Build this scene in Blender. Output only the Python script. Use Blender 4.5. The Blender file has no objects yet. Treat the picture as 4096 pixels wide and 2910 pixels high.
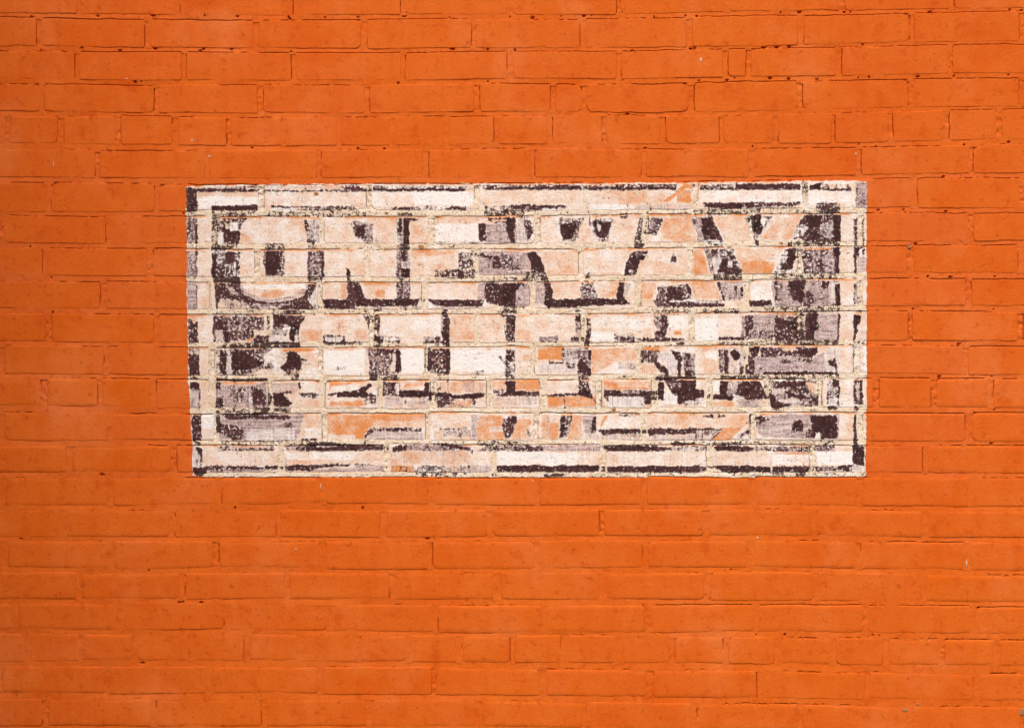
import bpy, math
import numpy as np

# ---------------------------------------------------------------- camera, sky, sun, exposure
MM = 0.001
CAMZ = 1.60                      # eye height; the wall face is y = 0, camera looks along +y
DIST = 2.60
scene = bpy.context.scene
cam_d = bpy.data.cameras.new("camera")
cam_d.sensor_width = 36.0
cam_d.lens = 36.0 * DIST / 2.048
cam_d.clip_start = 0.05
cam_d.clip_end = 500.0
cam = bpy.data.objects.new("camera", cam_d)
scene.collection.objects.link(cam)
cam.location = (0.0, -DIST, CAMZ)
cam.rotation_euler = (math.radians(90), 0, 0)
scene.camera = cam

SUN_ELEV, SUN_AZ = 50.0, 7.0    # degrees; azimuth to the left of the wall's normal
world = bpy.data.worlds.new("World")
scene.world = world
world.use_nodes = True
wn = world.node_tree
wn.nodes.clear()
wo = wn.nodes.new("ShaderNodeOutputWorld")
wb = wn.nodes.new("ShaderNodeBackground")
ws = wn.nodes.new("ShaderNodeTexSky")
ws.sky_type = 'NISHITA'
ws.sun_disc = False
ws.sun_elevation = math.radians(SUN_ELEV)
ws.sun_rotation = math.radians(180 + SUN_AZ)
ws.air_density = 1.0
ws.dust_density = 4.0
ws.ozone_density = 1.0
wb.inputs["Strength"].default_value = 0.10
wn.links.new(ws.outputs[0], wb.inputs["Color"])
wn.links.new(wb.outputs[0], wo.inputs[0])

sun_d = bpy.data.lights.new("sun", 'SUN')
sun_d.energy = 1.5
sun_d.angle = math.radians(55)
sun_d.color = (1.0, 0.93, 0.82)
sun = bpy.data.objects.new("sun", sun_d)
scene.collection.objects.link(sun)
sun.rotation_euler = (math.radians(90 - SUN_ELEV), 0, math.radians(-SUN_AZ))

vs = scene.view_settings
vs.view_transform = 'Standard'
vs.look = 'None'
vs.gamma = 1.0
vs.use_curve_mapping = False
vs.exposure = 0.66
scene.cycles.max_bounces = 4
scene.cycles.diffuse_bounces = 3
scene.cycles.glossy_bounces = 1

rng = np.random.default_rng(7)
col = scene.collection

# ---------------------------------------------------------------- helpers
def PX(x):
    return (np.asarray(x, float) - 2048.0) * 0.5          # wall mm, to the right

def PZ(y):
    return CAMZ / MM + (1455.0 - np.asarray(y, float)) * 0.5   # wall mm, upwards

def _hash(ix, iy, seed):
    h = (ix.astype(np.int64) * 374761393 + iy.astype(np.int64) * 668265263 + seed * 1442695041) & 0x7fffffff
    h = ((h ^ (h >> 13)) * 1274126177) & 0x7fffffff
    h = h ^ (h >> 16)
    return (h & 0xffff) / 65535.0

def noise(x, y, wl, seed=0):
    """value noise -1..1, wavelength wl (mm)"""
    x = np.asarray(x, float) / wl
    y = np.asarray(y, float) / wl
    x, y = np.broadcast_arrays(x, y)
    ix, iy = np.floor(x), np.floor(y)
    fx, fy = x - ix, y - iy
    fx = fx * fx * (3 - 2 * fx)
    fy = fy * fy * (3 - 2 * fy)
    a = _hash(ix, iy, seed); b = _hash(ix + 1, iy, seed)
    c = _hash(ix, iy + 1, seed); d = _hash(ix + 1, iy + 1, seed)
    return ((a * (1 - fx) + b * fx) * (1 - fy) + (c * (1 - fx) + d * fx) * fy) * 2 - 1

def grid_faces(nu, nv, base=0):
    j, i = np.meshgrid(np.arange(nv - 1), np.arange(nu - 1), indexing='ij')
    a = base + j * nu + i
    return np.stack([a, a + 1, a + nu + 1, a + nu], -1).reshape(-1, 4)

def make_mesh(name, verts_mm, quads, material, attrs=None, smooth=True):
    me = bpy.data.meshes.new(name)
    v = np.asarray(verts_mm, np.float32) * MM
    q = np.asarray(quads, np.int32)
    me.vertices.add(len(v)); me.vertices.foreach_set("co", v.ravel())
    me.loops.add(q.size); me.loops.foreach_set("vertex_index", q.ravel())
    me.polygons.add(len(q))
    me.polygons.foreach_set("loop_start", np.arange(0, q.size, 4, dtype=np.int32))
    me.polygons.foreach_set("loop_total", np.full(len(q), 4, np.int32))
    me.update(calc_edges=True)
    if smooth:
        me.polygons.foreach_set("use_smooth", np.ones(len(q), bool))
    me.materials.append(material)
    if attrs is not None:
        for nm, val in attrs.items():
            a = me.attributes.new(nm, 'FLOAT', 'POINT')
            a.data.foreach_set("value", np.asarray(val, np.float32))
    me.validate()
    return me

def link(name, me, parent=None):
    o = bpy.data.objects.new(name, me)
    col.objects.link(o)
    o.parent = parent
    return o

# ---------------------------------------------------------------- materials
class NT:
    def __init__(self, name):
        self.m = bpy.data.materials.new(name)
        self.m.use_nodes = True
        self.t = self.m.node_tree
        self.t.nodes.clear()
        self.out = self.t.nodes.new("ShaderNodeOutputMaterial")
        self.b = self.t.nodes.new("ShaderNodeBsdfPrincipled")
        self.t.links.new(self.b.outputs[0], self.out.inputs[0])
        self.pos = self.t.nodes.new("ShaderNodeNewGeometry").outputs["Position"]
    def ln(self, a, b):
        self.t.links.new(a, b)
    def setin(self, sock, v):
        if isinstance(v, bpy.types.NodeSocket):
            self.ln(v, sock)
        else:
            sock.default_value = v
    def noise(self, scale, detail=3.0, rough=0.55, stretch=(1, 1, 1), offset=(0, 0, 0), lo=0.3, hi=0.7):
        mp = self.t.nodes.new("ShaderNodeMapping")
        self.ln(self.pos, mp.inputs["Vector"])
        mp.inputs["Scale"].default_value = stretch
        mp.inputs["Location"].default_value = offset
        n = self.t.nodes.new("ShaderNodeTexNoise")
        n.inputs["Scale"].default_value = scale
        n.inputs["Detail"].default_value = detail
        n.inputs["Roughness"].default_value = rough
        self.ln(mp.outputs[0], n.inputs["Vector"])
        return self.remap(n.outputs["Fac"], lo, hi, 0, 1)
    def remap(self, v, a, b, c, d, smooth=False):
        r = self.t.nodes.new("ShaderNodeMapRange")
        if smooth:
            r.interpolation_type = 'SMOOTHSTEP'
        self.setin(r.inputs["Value"], v)
        for k, val in zip(("From Min", "From Max", "To Min", "To Max"), (a, b, c, d)):
            self.setin(r.inputs[k], val)
        return r.outputs["Result"]
    def math(self, op, a, b=0.0, c=None):
        n = self.t.nodes.new("ShaderNodeMath")
        n.operation = op
        self.setin(n.inputs[0], a)
        self.setin(n.inputs[1], b)
        if c is not None:
            self.setin(n.inputs[2], c)
        return n.outputs[0]
    def mix(self, f, a, b):
        n = self.t.nodes.new("ShaderNodeMix")
        n.data_type = 'RGBA'
        self.setin(n.inputs["Factor"], f)
        for s, v in ((n.inputs["A"], a), (n.inputs["B"], b)):
            pass
        ia = [s for s in n.inputs if s.name == "A" and s.type == 'RGBA'][0]
        ib = [s for s in n.inputs if s.name == "B" and s.type == 'RGBA'][0]
        self.setin(ia, a if isinstance(a, bpy.types.NodeSocket) else (*a, 1))
        self.setin(ib, b if isinstance(b, bpy.types.NodeSocket) else (*b, 1))
        return [s for s in n.outputs if s.type == 'RGBA'][0]
    def mix_f(self, f, a, b):
        return self.math('ADD', self.math('MULTIPLY', a, self.math('SUBTRACT', 1.0, f)), self.math('MULTIPLY', b, f))
    def attr(self, name):
        a = self.t.nodes.new("ShaderNodeAttribute")
        a.attribute_name = name
        return a.outputs["Fac"]
    def bump(self, h, strength, dist):
        b = self.t.nodes.new("ShaderNodeBump")
        b.inputs["Strength"].default_value = strength
        b.inputs["Distance"].default_value = dist
        self.ln(h, b.inputs["Height"])
        self.ln(b.outputs[0], self.b.inputs["Normal"])

OR_A = (0.645, 0.121, 0.0060)
OR_B = (0.600, 0.086, 0.0040)
OR_C = (0.685, 0.163, 0.0230)

def orange_colour(n):
    """the thick orange masonry paint: blotchy fading, roller marks, brick to brick differences, grime"""
    big = n.noise(2.3, 2.0, 0.5, offset=(0.3, 0, 0.9), lo=0.32, hi=0.68)
    mid = n.noise(11.0, 3.0, 0.65, offset=(3, 0, 7), lo=0.3, hi=0.7)
    roll = n.noise(38.0, 3.0, 0.6, stretch=(1.0, 1, 0.22), offset=(5, 0, 2), lo=0.3, hi=0.7)
    fine = n.noise(420.0, 2.0, 0.6, offset=(1, 5, 2), lo=0.3, hi=0.7)
    grain = n.noise(190.0, 2.0, 0.6, offset=(8, 5, 2), lo=0.3, hi=0.7)
    oi = n.t.nodes.new("ShaderNodeObjectInfo").outputs["Random"]
    c = n.mix(n.math('MULTIPLY', big, 0.9), OR_A, OR_B)
    c = n.mix(n.math('MULTIPLY', mid, 0.75), c, OR_C)
    c = n.mix(n.math('MULTIPLY', oi, 0.30), c, (0.66, 0.135, 0.020))
    c = n.mix(n.remap(roll, 0.4, 1.0, 0.0, 0.30), c, (0.57, 0.080, 0.005))
    c = n.mix(n.math('MULTIPLY', fine, 0.34), c, (0.50, 0.066, 0.004))
    c = n.mix(n.remap(grain, 0.5, 1.0, 0.0, 0.22), c, (0.50, 0.066, 0.004))
    fade = n.remap(n.noise(5.5, 3.0, 0.65, offset=(1.7, 0, 3.1), lo=0.3, hi=0.7), 0.55, 1.0, 0.0, 0.5)
    c = n.mix(fade, c, (0.69, 0.180, 0.048))
    dirt = n.noise(60.0, 3.0, 0.7, offset=(9, 2, 4), lo=0.3, hi=0.7)
    dirt = n.remap(dirt, 0.70, 1.0, 0.0, 0.55)
    c = n.mix(dirt, c, (0.36, 0.045, 0.004))
    blot = n.remap(n.noise(24.0, 3.0, 0.7, offset=(2, 2, 8), lo=0.3, hi=0.7), 0.66, 1.0, 0.0, 0.55)
    c = n.mix(blot, c, (0.50, 0.066, 0.004))
    return c, fine, mid

def mat_orange(name, bump_s):
    n = NT(name)
    c, fine, mid = orange_colour(n)
    n.ln(c, n.b.inputs["Base Color"])
    n.b.inputs["Roughness"].default_value = 0.62
    n.b.inputs["Specular IOR Level"].default_value = 0.06
    coarse = n.noise(150.0, 4.0, 0.6, offset=(2, 2, 2))
    h = n.math('ADD', n.math('MULTIPLY', fine, 0.35), coarse)
    n.bump(h, bump_s, 0.0008)
    return n.m

def mat_sign(name, mortar):
    n = NT(name)
    orange, ofine, omid = orange_colour(n)
    D, V, T, S = n.attr("dark"), n.attr("violet"), n.attr("tone"), n.attr("sgn")
    # noises (positions in metres)
    f1 = n.noise(330.0, 4.0, 0.65, lo=0.30, hi=0.70)
    f2 = n.noise(120.0, 4.0, 0.62, offset=(4, 1, 0), lo=0.28, hi=0.72)
    sv = n.noise(230.0, 3.0, 0.6, stretch=(1, 1, 0.11), offset=(0, 3, 1), lo=0.3, hi=0.7)
    sh = n.noise(230.0, 3.0, 0.6, stretch=(0.10, 1, 1), offset=(6, 3, 1), lo=0.3, hi=0.7)
    m1 = n.noise(45.0, 3.0, 0.6, offset=(2, 8, 3), lo=0.28, hi=0.72)
    m2 = n.noise(16.0, 3.0, 0.55, offset=(5, 0, 3), lo=0.3, hi=0.7)
    f3 = n.noise(62.0, 3.0, 0.6, offset=(1, 4, 9), lo=0.3, hi=0.7)
    if not mortar:
        t = n.math('ADD', T, n.math('MULTIPLY', n.math('SUBTRACT', m1, 0.5), 1.0))
        t = n.math('ADD', t, n.math('MULTIPLY', n.math('SUBTRACT', m2, 0.5), 0.8))
        t = n.math('ADD', t, n.math('MULTIPLY', n.math('SUBTRACT', f1, 0.5), 0.75))
        base = n.mix(n.remap(t, -1.25, -0.25, 1.0, 0.0), (0.77, 0.57, 0.445), (0.70, 0.265, 0.085))
        base = n.mix(n.remap(t, -0.25, 0.65, 0.0, 1.0), base, (0.85, 0.80, 0.765))
        # scuffed violet-grey wash
        vn = n.math('ADD', n.math('MULTIPLY', f2, 0.45), n.math('MULTIPLY', sv, 0.55))
        vm = n.remap(n.math('SUBTRACT', V, vn), -0.35, 0.35, 0.0, 0.92)
        vcol = n.mix(n.remap(n.math('ADD', n.math('MULTIPLY', sh, 0.6), n.math('MULTIPLY', f2, 0.4)), 0.30, 0.74, 0.0, 1.0), (0.68, 0.51, 0.485), (0.165, 0.070, 0.076))
        vcol = n.mix(n.remap(f1, 0.55, 1.0, 0.0, 0.9), vcol, (0.80, 0.76, 0.76))
        base = n.mix(vm, base, vcol)
        # small pits and dirt specks
        sp = n.remap(n.noise(210.0, 2.0, 0.5, offset=(7, 7, 1), lo=0.3, hi=0.7), 0.90, 1.0, 0.0, 0.75)
        base = n.mix(sp, base, (0.22, 0.10, 0.06))
        dn = n.math('ADD', n.math('MULTIPLY', f1, 0.13), n.math('MULTIPLY', f2, 0.30))
        dn = n.math('ADD', dn, n.math('MULTIPLY', n.mix_f(n.remap(m2, 0.35, 0.65, 0.0, 1.0), sv, sh), 0.33))
        dn = n.math('ADD', dn, n.math('MULTIPLY', f3, 0.24))
        dn = n.remap(dn, 0.26, 0.76, 0.04, 1.08)
        dm = n.remap(n.math('SUBTRACT', n.remap(D, 0.05, 1.0, -0.02, 1.20), dn), -0.30, 0.16, 0.0, 1.0)
        dcol = n.mix(n.math('MULTIPLY', m1, n.remap(D, 0.8, 1.0, 1.0, 0.35)), (0.024, 0.008, 0.006), (0.115, 0.042, 0.046))
        dcol = n.mix(n.remap(f2, 0.60, 1.0, 0.0, n.remap(D, 0.7, 1.05, 0.95, 0.25)), dcol, (0.33, 0.175, 0.172))
        fl = n.noise(190.0, 2.0, 0.5, offset=(3, 9, 4), lo=0.3, hi=0.7)
        fl = n.remap(n.math('SUBTRACT', fl, n.remap(D, 0.6, 1.10, 0.58, 0.97)), 0.0, 0.25, 0.0, 0.95)
        dcol = n.mix(fl, dcol, (0.80, 0.72, 0.68))
        c = n.mix(dm, base, dcol)
    else:
        base = n.mix(m1, (0.78, 0.61, 0.435), (0.82, 0.70, 0.57))
        base = n.mix(n.remap(f1, 0.55, 1.0, 0.0, 0.7), base, (0.81, 0.70, 0.56))
        base = n.mix(n.remap(f2, 0.62, 1.0, 0.0, 0.55), base, (0.58, 0.37, 0.20))
        base = n.mix(n.remap(m2, 0.5, 1.0, 0.0, 0.7), base, (0.78, 0.56, 0.42))
        base = n.mix(n.remap(n.math('SUBTRACT', n.math('ADD', T, f3), 0.7), -0.1, 0.25, 0.0, 0.8), base, (0.82, 0.76, 0.70))
        sp = n.remap(n.noise(240.0, 2.0, 0.5, offset=(7, 7, 1), lo=0.3, hi=0.7), 0.76, 1.0, 0.0, 0.95)
        base = n.mix(sp, base, (0.16, 0.085, 0.04))
        cv = n.remap(f3, 0.1, 0.45, 0.45, 0.0)
        base = n.mix(cv, base, (0.56, 0.40, 0.22))
        dn = n.math('ADD', n.math('MULTIPLY', f2, 0.6), n.math('MULTIPLY', f1, 0.4))
        dn = n.remap(dn, 0.2, 0.78, 0.0, 1.0)
        dm = n.remap(n.math('SUBTRACT', n.remap(D, 0.06, 1.0, -0.1, 1.08), dn), -0.14, 0.10, 0.0, 1.0)
        c = n.mix(dm, base, n.mix(f1, (0.030, 0.016, 0.013), (0.12, 0.065, 0.06)))
    edge = n.math('ADD', S, n.math('MULTIPLY', n.math('SUBTRACT', f2, 0.5), 3.2))
    edge = n.math('ADD', edge, n.math('MULTIPLY', n.math('SUBTRACT', m1, 0.5), 3.0))
    inside = n.remap(edge, -0.35, 0.35, 0.0, 1.0)
    c = n.mix(inside, orange, c)
    n.ln(c, n.b.inputs["Base Color"])
    n.b.inputs["Roughness"].default_value = 0.8
    n.b.inputs["Specular IOR Level"].default_value = 0.2
    h = n.math('ADD', n.math('MULTIPLY', f1, 0.6), f2)
    h = n.math('ADD', h, n.math('MULTIPLY', dm, 0.6))
    h = n.math('MULTIPLY', h, n.remap(inside, 0, 1, 0.35, 1.0))
    n.bump(h, 0.7 if not mortar else 1.0, 0.0012)
    return n.m

M_OR = mat_orange("orange_masonry_paint", 0.5)
M_SB = mat_sign("weathered_sign_paint", False)
M_SM = mat_sign("sign_mortar", True)

def mat_plain(name, colour, rough=0.8):
    n = NT(name)
    v = n.noise(30.0, 4.0, 0.6)
    n.ln(n.mix(v, tuple(c * 0.8 for c in colour), colour), n.b.inputs["Base Color"])
    n.b.inputs["Roughness"].default_value = rough
    n.bump(n.noise(200.0, 3.0), 0.3, 0.001)
    return n.m

# ---------------------------------------------------------------- courses, measured on the wall
# tops and bottoms: (x, y) stations ; joints: x of the head joints
XS = [0, 500, 1000, 1500, 2000, 2500, 3000, 3500, 4096]
TOP = {
 0: [-57, -50, -47, -50, -53, -53, -66, -73, -82],
 1: [71, 77, 83, 79, 77, 77, 66, 57, 47],
 2: [208, 208, 209, 212, 206, 204, 195, 188, 178],
 3: [339, 341, 341, 341, 337, 340, 328, 322, 313],
 4: [467, 464, 471, 470, 464, 463, 462, 450, 435],
 5: [601, 602, 604, 600, 595, 599, 594, 589, 576],
 6: [731, 735, 739, 736, 735, 733, 726, 716, 708],
 7: [863, 869, 866, 866, 865, 862, 857, 852, 851],
 8: [992, 994, 998, 999, 998, 995, 988, 984, 982],
 9: [1126, 1128, 1131, 1130, 1129, 1126, 1120, 1115, 1117],
 10: [1254, 1256, 1258, 1257, 1257, 1256, 1250, 1245, 1246],
 11: [1383, 1388, 1393, 1390, 1388, 1388, 1381, 1380, 1384],
 12: [1511, 1515, 1522, 1521, 1520, 1518, 1515, 1513, 1515],
 13: [1650, 1652, 1655, 1652, 1652, 1652, 1651, 1650, 1651],
 14: [1780, 1782, 1780, 1779, 1779, 1780, 1780, 1782, 1782],
 15: [1910, 1911, 1909, 1909, 1909, 1908, 1908, 1911, 1912],
 16: [2039, 2038, 2039, 2041, 2039, 2036, 2036, 2039, 2044],
 17: [2161, 2164, 2164, 2164, 2163, 2161, 2159, 2166, 2171],
 18: [2284, 2289, 2288, 2289, 2289, 2289, 2287, 2292, 2299],
 19: [2411, 2412, 2414, 2416, 2419, 2419, 2416, 2419, 2424],
 20: [2530, 2537, 2534, 2537, 2541, 2541, 2546, 2551, 2558],
 21: [2660, 2663, 2663, 2666, 2672, 2675, 2681, 2690, 2694],
 22: [2791, 2791, 2794, 2795, 2800, 2809, 2812, 2820, 2827],
 23: [2922, 2924, 2926, 2926, 2929, 2934, 2940, 2948, 2956],
}
BOT = {
 0: [53, 56, 62, 59, 58, 56, 46, 39, 34],
 1: [185, 189, 193, 195, 192, 190, 184, 170, 163],
 2: [315, 320, 323, 322, 315, 318, 308, 301, 291],
 3: [443, 450, 450, 452, 447, 450, 445, 432, 424],
 4: [573, 577, 582, 582, 575, 575, 575, 570, 556],
 5: [707, 710, 714, 711, 707, 707, 705, 700, 689],
 6: [845, 846, 843, 841, 842, 842, 836, 831, 830],
 7: [970, 972, 974, 974, 974, 972, 966, 964, 962],
 8: [1098, 1102, 1107, 1106, 1104, 1102, 1097, 1090, 1092],
 9: [1231, 1234, 1236, 1236, 1234, 1232, 1227, 1224, 1222],
 10: [1364, 1368, 1372, 1370, 1368, 1367, 1362, 1362, 1363],
 11: [1493, 1497, 1502, 1500, 1500, 1498, 1494, 1494, 1498],
 12: [1624, 1630, 1636, 1634, 1634, 1632, 1630, 1628, 1631],
 13: [1760, 1762, 1764, 1763, 1763, 1763, 1763, 1765, 1768],
 14: [1890, 1891, 1892, 1891, 1891, 1890, 1890, 1890, 1892],
 15: [2022, 2021, 2017, 2012, 2020, 2020, 2017, 2022, 2023],
 16: [2145, 2147, 2145, 2147, 2145, 2142, 2144, 2147, 2152],
 17: [2267, 2276, 2268, 2277, 2275, 2270, 2270, 2277, 2287],
 18: [2398, 2400, 2395, 2397, 2397, 2395, 2400, 2401, 2412],
 19: [2518, 2520, 2518, 2525, 2532, 2532, 2521, 2532, 2534],
 20: [2645, 2642, 2642, 2645, 2651, 2651, 2653, 2659, 2664],
 21: [2770, 2773, 2770, 2776, 2779, 2785, 2791, 2797, 2804],
 22: [2902, 2904, 2904, 2903, 2906, 2912, 2918, 2926, 2934],
}
JOINTS = {
 0: [-110, 320, 731, 1180, 1611, 2041, 2474, 2907, 3367, 3807, 4240],
 1: [-275, 155, 590, 1025, 1457, 1893, 2330, 2758, 3203, 3648, 4088, 4520],
 2: [-120, 308, 736, 1173, 1613, 2040, 2476, 2902, 2994, 3357, 3804, 4235],
 3: [-262, 168, 625, 1042, 1469, 1907, 2212, 2337, 2765, 3200, 3643, 4088, 4520],
 4: [-185, 30, 243, 474, 700, 914, 1135, 1354, 1568, 1787, 1984, 2200, 2417, 2652, 2885, 3102, 3333, 3564, 3785, 3997, 4215],
 5: [-40, 390, 828, 1277, 1703, 2132, 2575, 3006, 3436, 3886, 4320],
 6: [-234, 196, 626, 1046, 1475, 1906, 2345, 2780, 3221, 3658, 4094, 4525],
 7: [6, 433, 860, 1288, 1726, 2150, 2578, 3008, 3445, 3883, 4315],
 8: [-250, 177, 600, 1028, 1468, 1900, 2323, 2760, 3196, 3642, 4084, 4515],
 9: [-20, 412, 847, 1279, 1698, 2130, 2553, 2985, 3441, 3875, 4305],
 10: [-235, 197, 626, 1070, 1487, 1909, 2336, 2767, 3205, 3642, 4083, 4515],
 11: [8, 425, 848, 1282, 1708, 2131, 2556, 2988, 3428, 3861, 4290],
 12: [-40, 175, 398, 613, 847, 1080, 1291, 1521, 1732, 1958, 2173, 2397, 2617, 2838, 3068, 3276, 3506, 3735, 3963, 4190],
 13: [6, 439, 866, 1297, 1710, 2143, 2575, 3009, 3440, 3875, 4305],
 14: [-150, 278, 695, 1123, 1548, 1974, 2412, 2835, 3251, 3700, 4130],
 15: [7, 440, 876, 1293, 1727, 2149, 2577, 3007, 3439, 3884, 4315],
 16: [-180, 253, 688, 1111, 1534, 1960, 2407, 2823, 3258, 3701, 4135],
 17: [14, 445, 866, 1291, 1722, 2149, 2580, 3003, 3434, 3869, 4300],
 18: [-115, 313, 729, 1147, 1568, 1989, 2411, 2830, 3263, 3694, 4125],
 19: [58, 485, 905, 1322, 1743, 2178, 2594, 3025, 3463, 3893, 4325],
 20: [-110, 105, 323, 541, 765, 985, 1200, 1429, 1635, 1838, 2050, 2256, 2478, 2690, 2903, 3112, 3334, 3543, 3767, 3988, 4205],
 21: [0, 427, 837, 1280, 1736, 2173, 2600, 3038, 3471, 3907, 4335],
 22: [-250, 179, 615, 1055, 1475, 1916, 2346, 2778, 3202, 3641, 4090, 4520],
}
NC = 23
# each course keeps its own first and last head joint just outside the view
BR = {}            # (course, k) -> dict(xl, xr, dt, db) in photo units
for i in range(NC):
    js = JOINTS[i]
    if js[0] > -60:
        js = [js[0] - (215 if i in (4, 12, 20) else 430)] + js
    JOINTS[i] = js
    gaps = rng.uniform(17, 27, len(js))
    BR[i] = []
    for k in range(len(js) - 1):
        BR[i].append(dict(xl=js[k] + gaps[k] / 2, xr=js[k + 1] - gaps[k + 1] / 2,
                          dt=rng.uniform(-2, 2), db=rng.uniform(-2, 2),
                          slope=rng.uniform(-2.0, 2.0)))

def edge_y(i, x, kind):
    """photo height of the top ('t') or bottom ('b') edge of course i at x, brick by brick"""
    x = np.asarray(x, float)
    base = np.interp(x, XS, (TOP if kind == 't' else BOT)[i])
    if i not in BR:
        return base
    js = np.array(JOINTS[i][1:-1], float)
    k = np.searchsorted(js, x)
    d = np.array([b['dt' if kind == 't' else 'db'] for b in BR[i]])[k]
    s = np.array([b['slope'] for b in BR[i]])[k]
    mid = np.array([(b['xl'] + b['xr']) / 2 for b in BR[i]])[k]
    return base + d + s * (x - mid) / 200.0

def wob(x, z, seed):
    amp = 1.05 + 0.75 * noise(x, z, 210, seed + 5)
    return amp * (0.85 * noise(x, z, 26, seed) + 0.50 * noise(x, z, 8.5, seed + 1) + 0.20 * noise(x, z, 3.4, seed + 2))

# ---------------------------------------------------------------- the painted sign, in photo units
SIGN = [(744, 752), (751, 744), (1043, 738), (1440, 735), (2120, 734), (2800, 730), (3205, 724), (3467, 723),
        (3467, 1100), (3467, 1560), (3462, 1906), (2800, 1908), (2120, 1907), (1420, 1907), (976, 1909), (818, 1906),
        (770, 1902), (768, 1782), (762, 1652), (753, 1505), (751, 1320), (747, 1237), (746, 979)]
SIGN = np.array(SIGN, float)

def inside_poly(px, py, poly):
    r = np.zeros(px.shape, bool)
    n = len(poly)
    for a in range(n):
        x1, y1 = poly[a]; x2, y2 = poly[(a + 1) % n]
        if y1 == y2:
            continue
        c = ((y1 > py) != (y2 > py)) & (px < (x2 - x1) * (py - y1) / (y2 - y1) + x1)
        r ^= c
    return r

def sign_distance(px, py):
    d = np.full(px.shape, 1e9)
    n = len(SIGN)
    for a in range(n):
        p = SIGN[a]; q = SIGN[(a + 1) % n]
        e = q - p
        t = np.clip(((px - p[0]) * e[0] + (py - p[1]) * e[1]) / (e @ e), 0, 1)
        d = np.minimum(d, np.hypot(px - p[0] - t * e[0], py - p[1] - t * e[1]))
    return np.where(inside_poly(px, py, SIGN), d, -d) * 0.5      # mm

# tracing windows: origin of each, 700/1895 photo units per tracing unit
WIN = {1: (740, 720), 2: (1420, 720), 3: (2100, 720), 4: (2780, 720), 5: (740, 1320), 6: (1420, 1320), 7: (2100, 1320), 8: (2780, 1320)}
WS = 700.0 / 1895.0
G0X, G0Y, GS = 700, 690, 3.0
GW, GH = int((3510 - G0X) / GS), int((1950 - G0Y) / GS)
F_D = np.zeros((GH, GW), np.float32)
F_V = np.zeros((GH, GW), np.float32)
F_T = np.full((GH, GW), 0.0, np.float32)

def stroke(win, pts, D=None, V=None, T=None):
    ox, oy = WIN[win]
    P = np.array(pts, float) * WS + (ox, oy)
    P = (P - (G0X, G0Y)) / GS
    x0, y0 = np.maximum(np.floor(P.min(0)).astype(int) - 1, 0)
    x1, y1 = np.ceil(P.max(0)).astype(int) + 2
    x1, y1 = min(x1, GW), min(y1, GH)
    # 2x2 supersampled fill
    acc = np.zeros((y1 - y0, x1 - x0), np.float32)
    for sx in (0.25, 0.75):
        for sy in (0.25, 0.75):
            X, Y = np.meshgrid(np.arange(x0, x1) + sx - 0.5, np.arange(y0, y1) + sy - 0.5)
            acc += inside_poly(X, Y, P) * 0.25
    for F, v in ((F_D, D), (F_V, V), (F_T, T)):
        if v is not None:
            F[y0:y1, x0:x1] = F[y0:y1, x0:x1] * (1 - acc) + v * acc

def R(x0, y0, x1, y1):
    return [(x0, y0), (x1, y0), (x1, y1), (x0, y1)]

STROKES = []
def A(w, pts, D=None, V=None, T=None):
    STROKES.append((w, pts, D, V, T))
# left border
A(1,R(10,85,130,342),.86,.5); A(1,R(15,410,130,690),.5,.85); A(1,R(116,480,134,690),.95); A(1,R(15,765,130,1090),.36,.85); A(1,R(120,765,134,1090),.7); A(1,R(18,1110,130,1400),.12,.95); A(1,R(122,1120,135,1390),.75); A(1,R(28,1500,140,1624),.82); A(1,[(30,1470),(140,1470),(140,1510),(95,1560),(60,1510),(30,1520)],.05,0,-.5)
A(1,R(25,345,130,408),.2)
# top border
A(1,[(90,80),(820,58),(820,130),(130,130)],.4,.45); A(1,[(110,92),(800,98),(800,128),(130,128)],.85); A(1,[(870,50),(1895,40),(1895,105),(870,102)],.12,.35); A(1,[(860,106),(1140,112),(1895,98),(1895,124),(860,124)],.72); A(1,[(1690,60),(1895,50),(1895,105),(1720,100)],.75)
A(1,R(870,130,1895,275),0,0,.15); A(1,[(250,180),(800,190),(800,268),(280,272),(150,330),(140,200)],0,0,.95); A(1,R(135,130,800,175),0,0,-.25)
A(1,[(285,280),(790,273),(790,325),(285,332)],.93); A(1,[(930,281),(1830,288),(1830,301),(930,297)],.85); A(1,R(940,300,1200,332),.05,0,.9); A(1,[(1200,310),(1830,290),(1895,335),(1250,332)],.5)
A(1,[(285,332),(800,330),(700,402),(300,410)],.5,.4); A(1,R(800,330,930,400),.25); A(1,R(900,332,1895,400),.48)
# O
A(1,[(285,410),(690,410),(625,470),(590,560),(590,700),(285,700)],.55,.3); A(1,[(400,520),(590,550),(590,665),(400,665)],.9); A(1,[(430,410),(690,405),(640,450),(440,470)],.7,.4,-.9); A(1,R(360,560,420,690),.15,.2,.8); A(1,[(480,470),(590,450),(570,540),(490,560)],.2,0,.8); A(1,R(285,440,345,700),.5)
A(1,R(285,695,470,765),.7); A(1,R(290,770,595,1060),.55,.2,.8); A(1,R(288,790,340,1060),.97); A(1,R(440,770,530,905),.93); A(1,R(340,940,430,1050),.7); A(1,[(295,1045),(600,1060),(612,1130),(315,1130)],.9)
A(1,[(315,1130),(610,1130),(650,1230),(800,1300),(930,1325),(1080,1310),(1250,1270),(1320,1180),(1340,1110),(1425,1110),(1420,1385),(1300,1400),(900,1395),(640,1330),(560,1300),(440,1290),(340,1400)],.82,.2)
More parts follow.
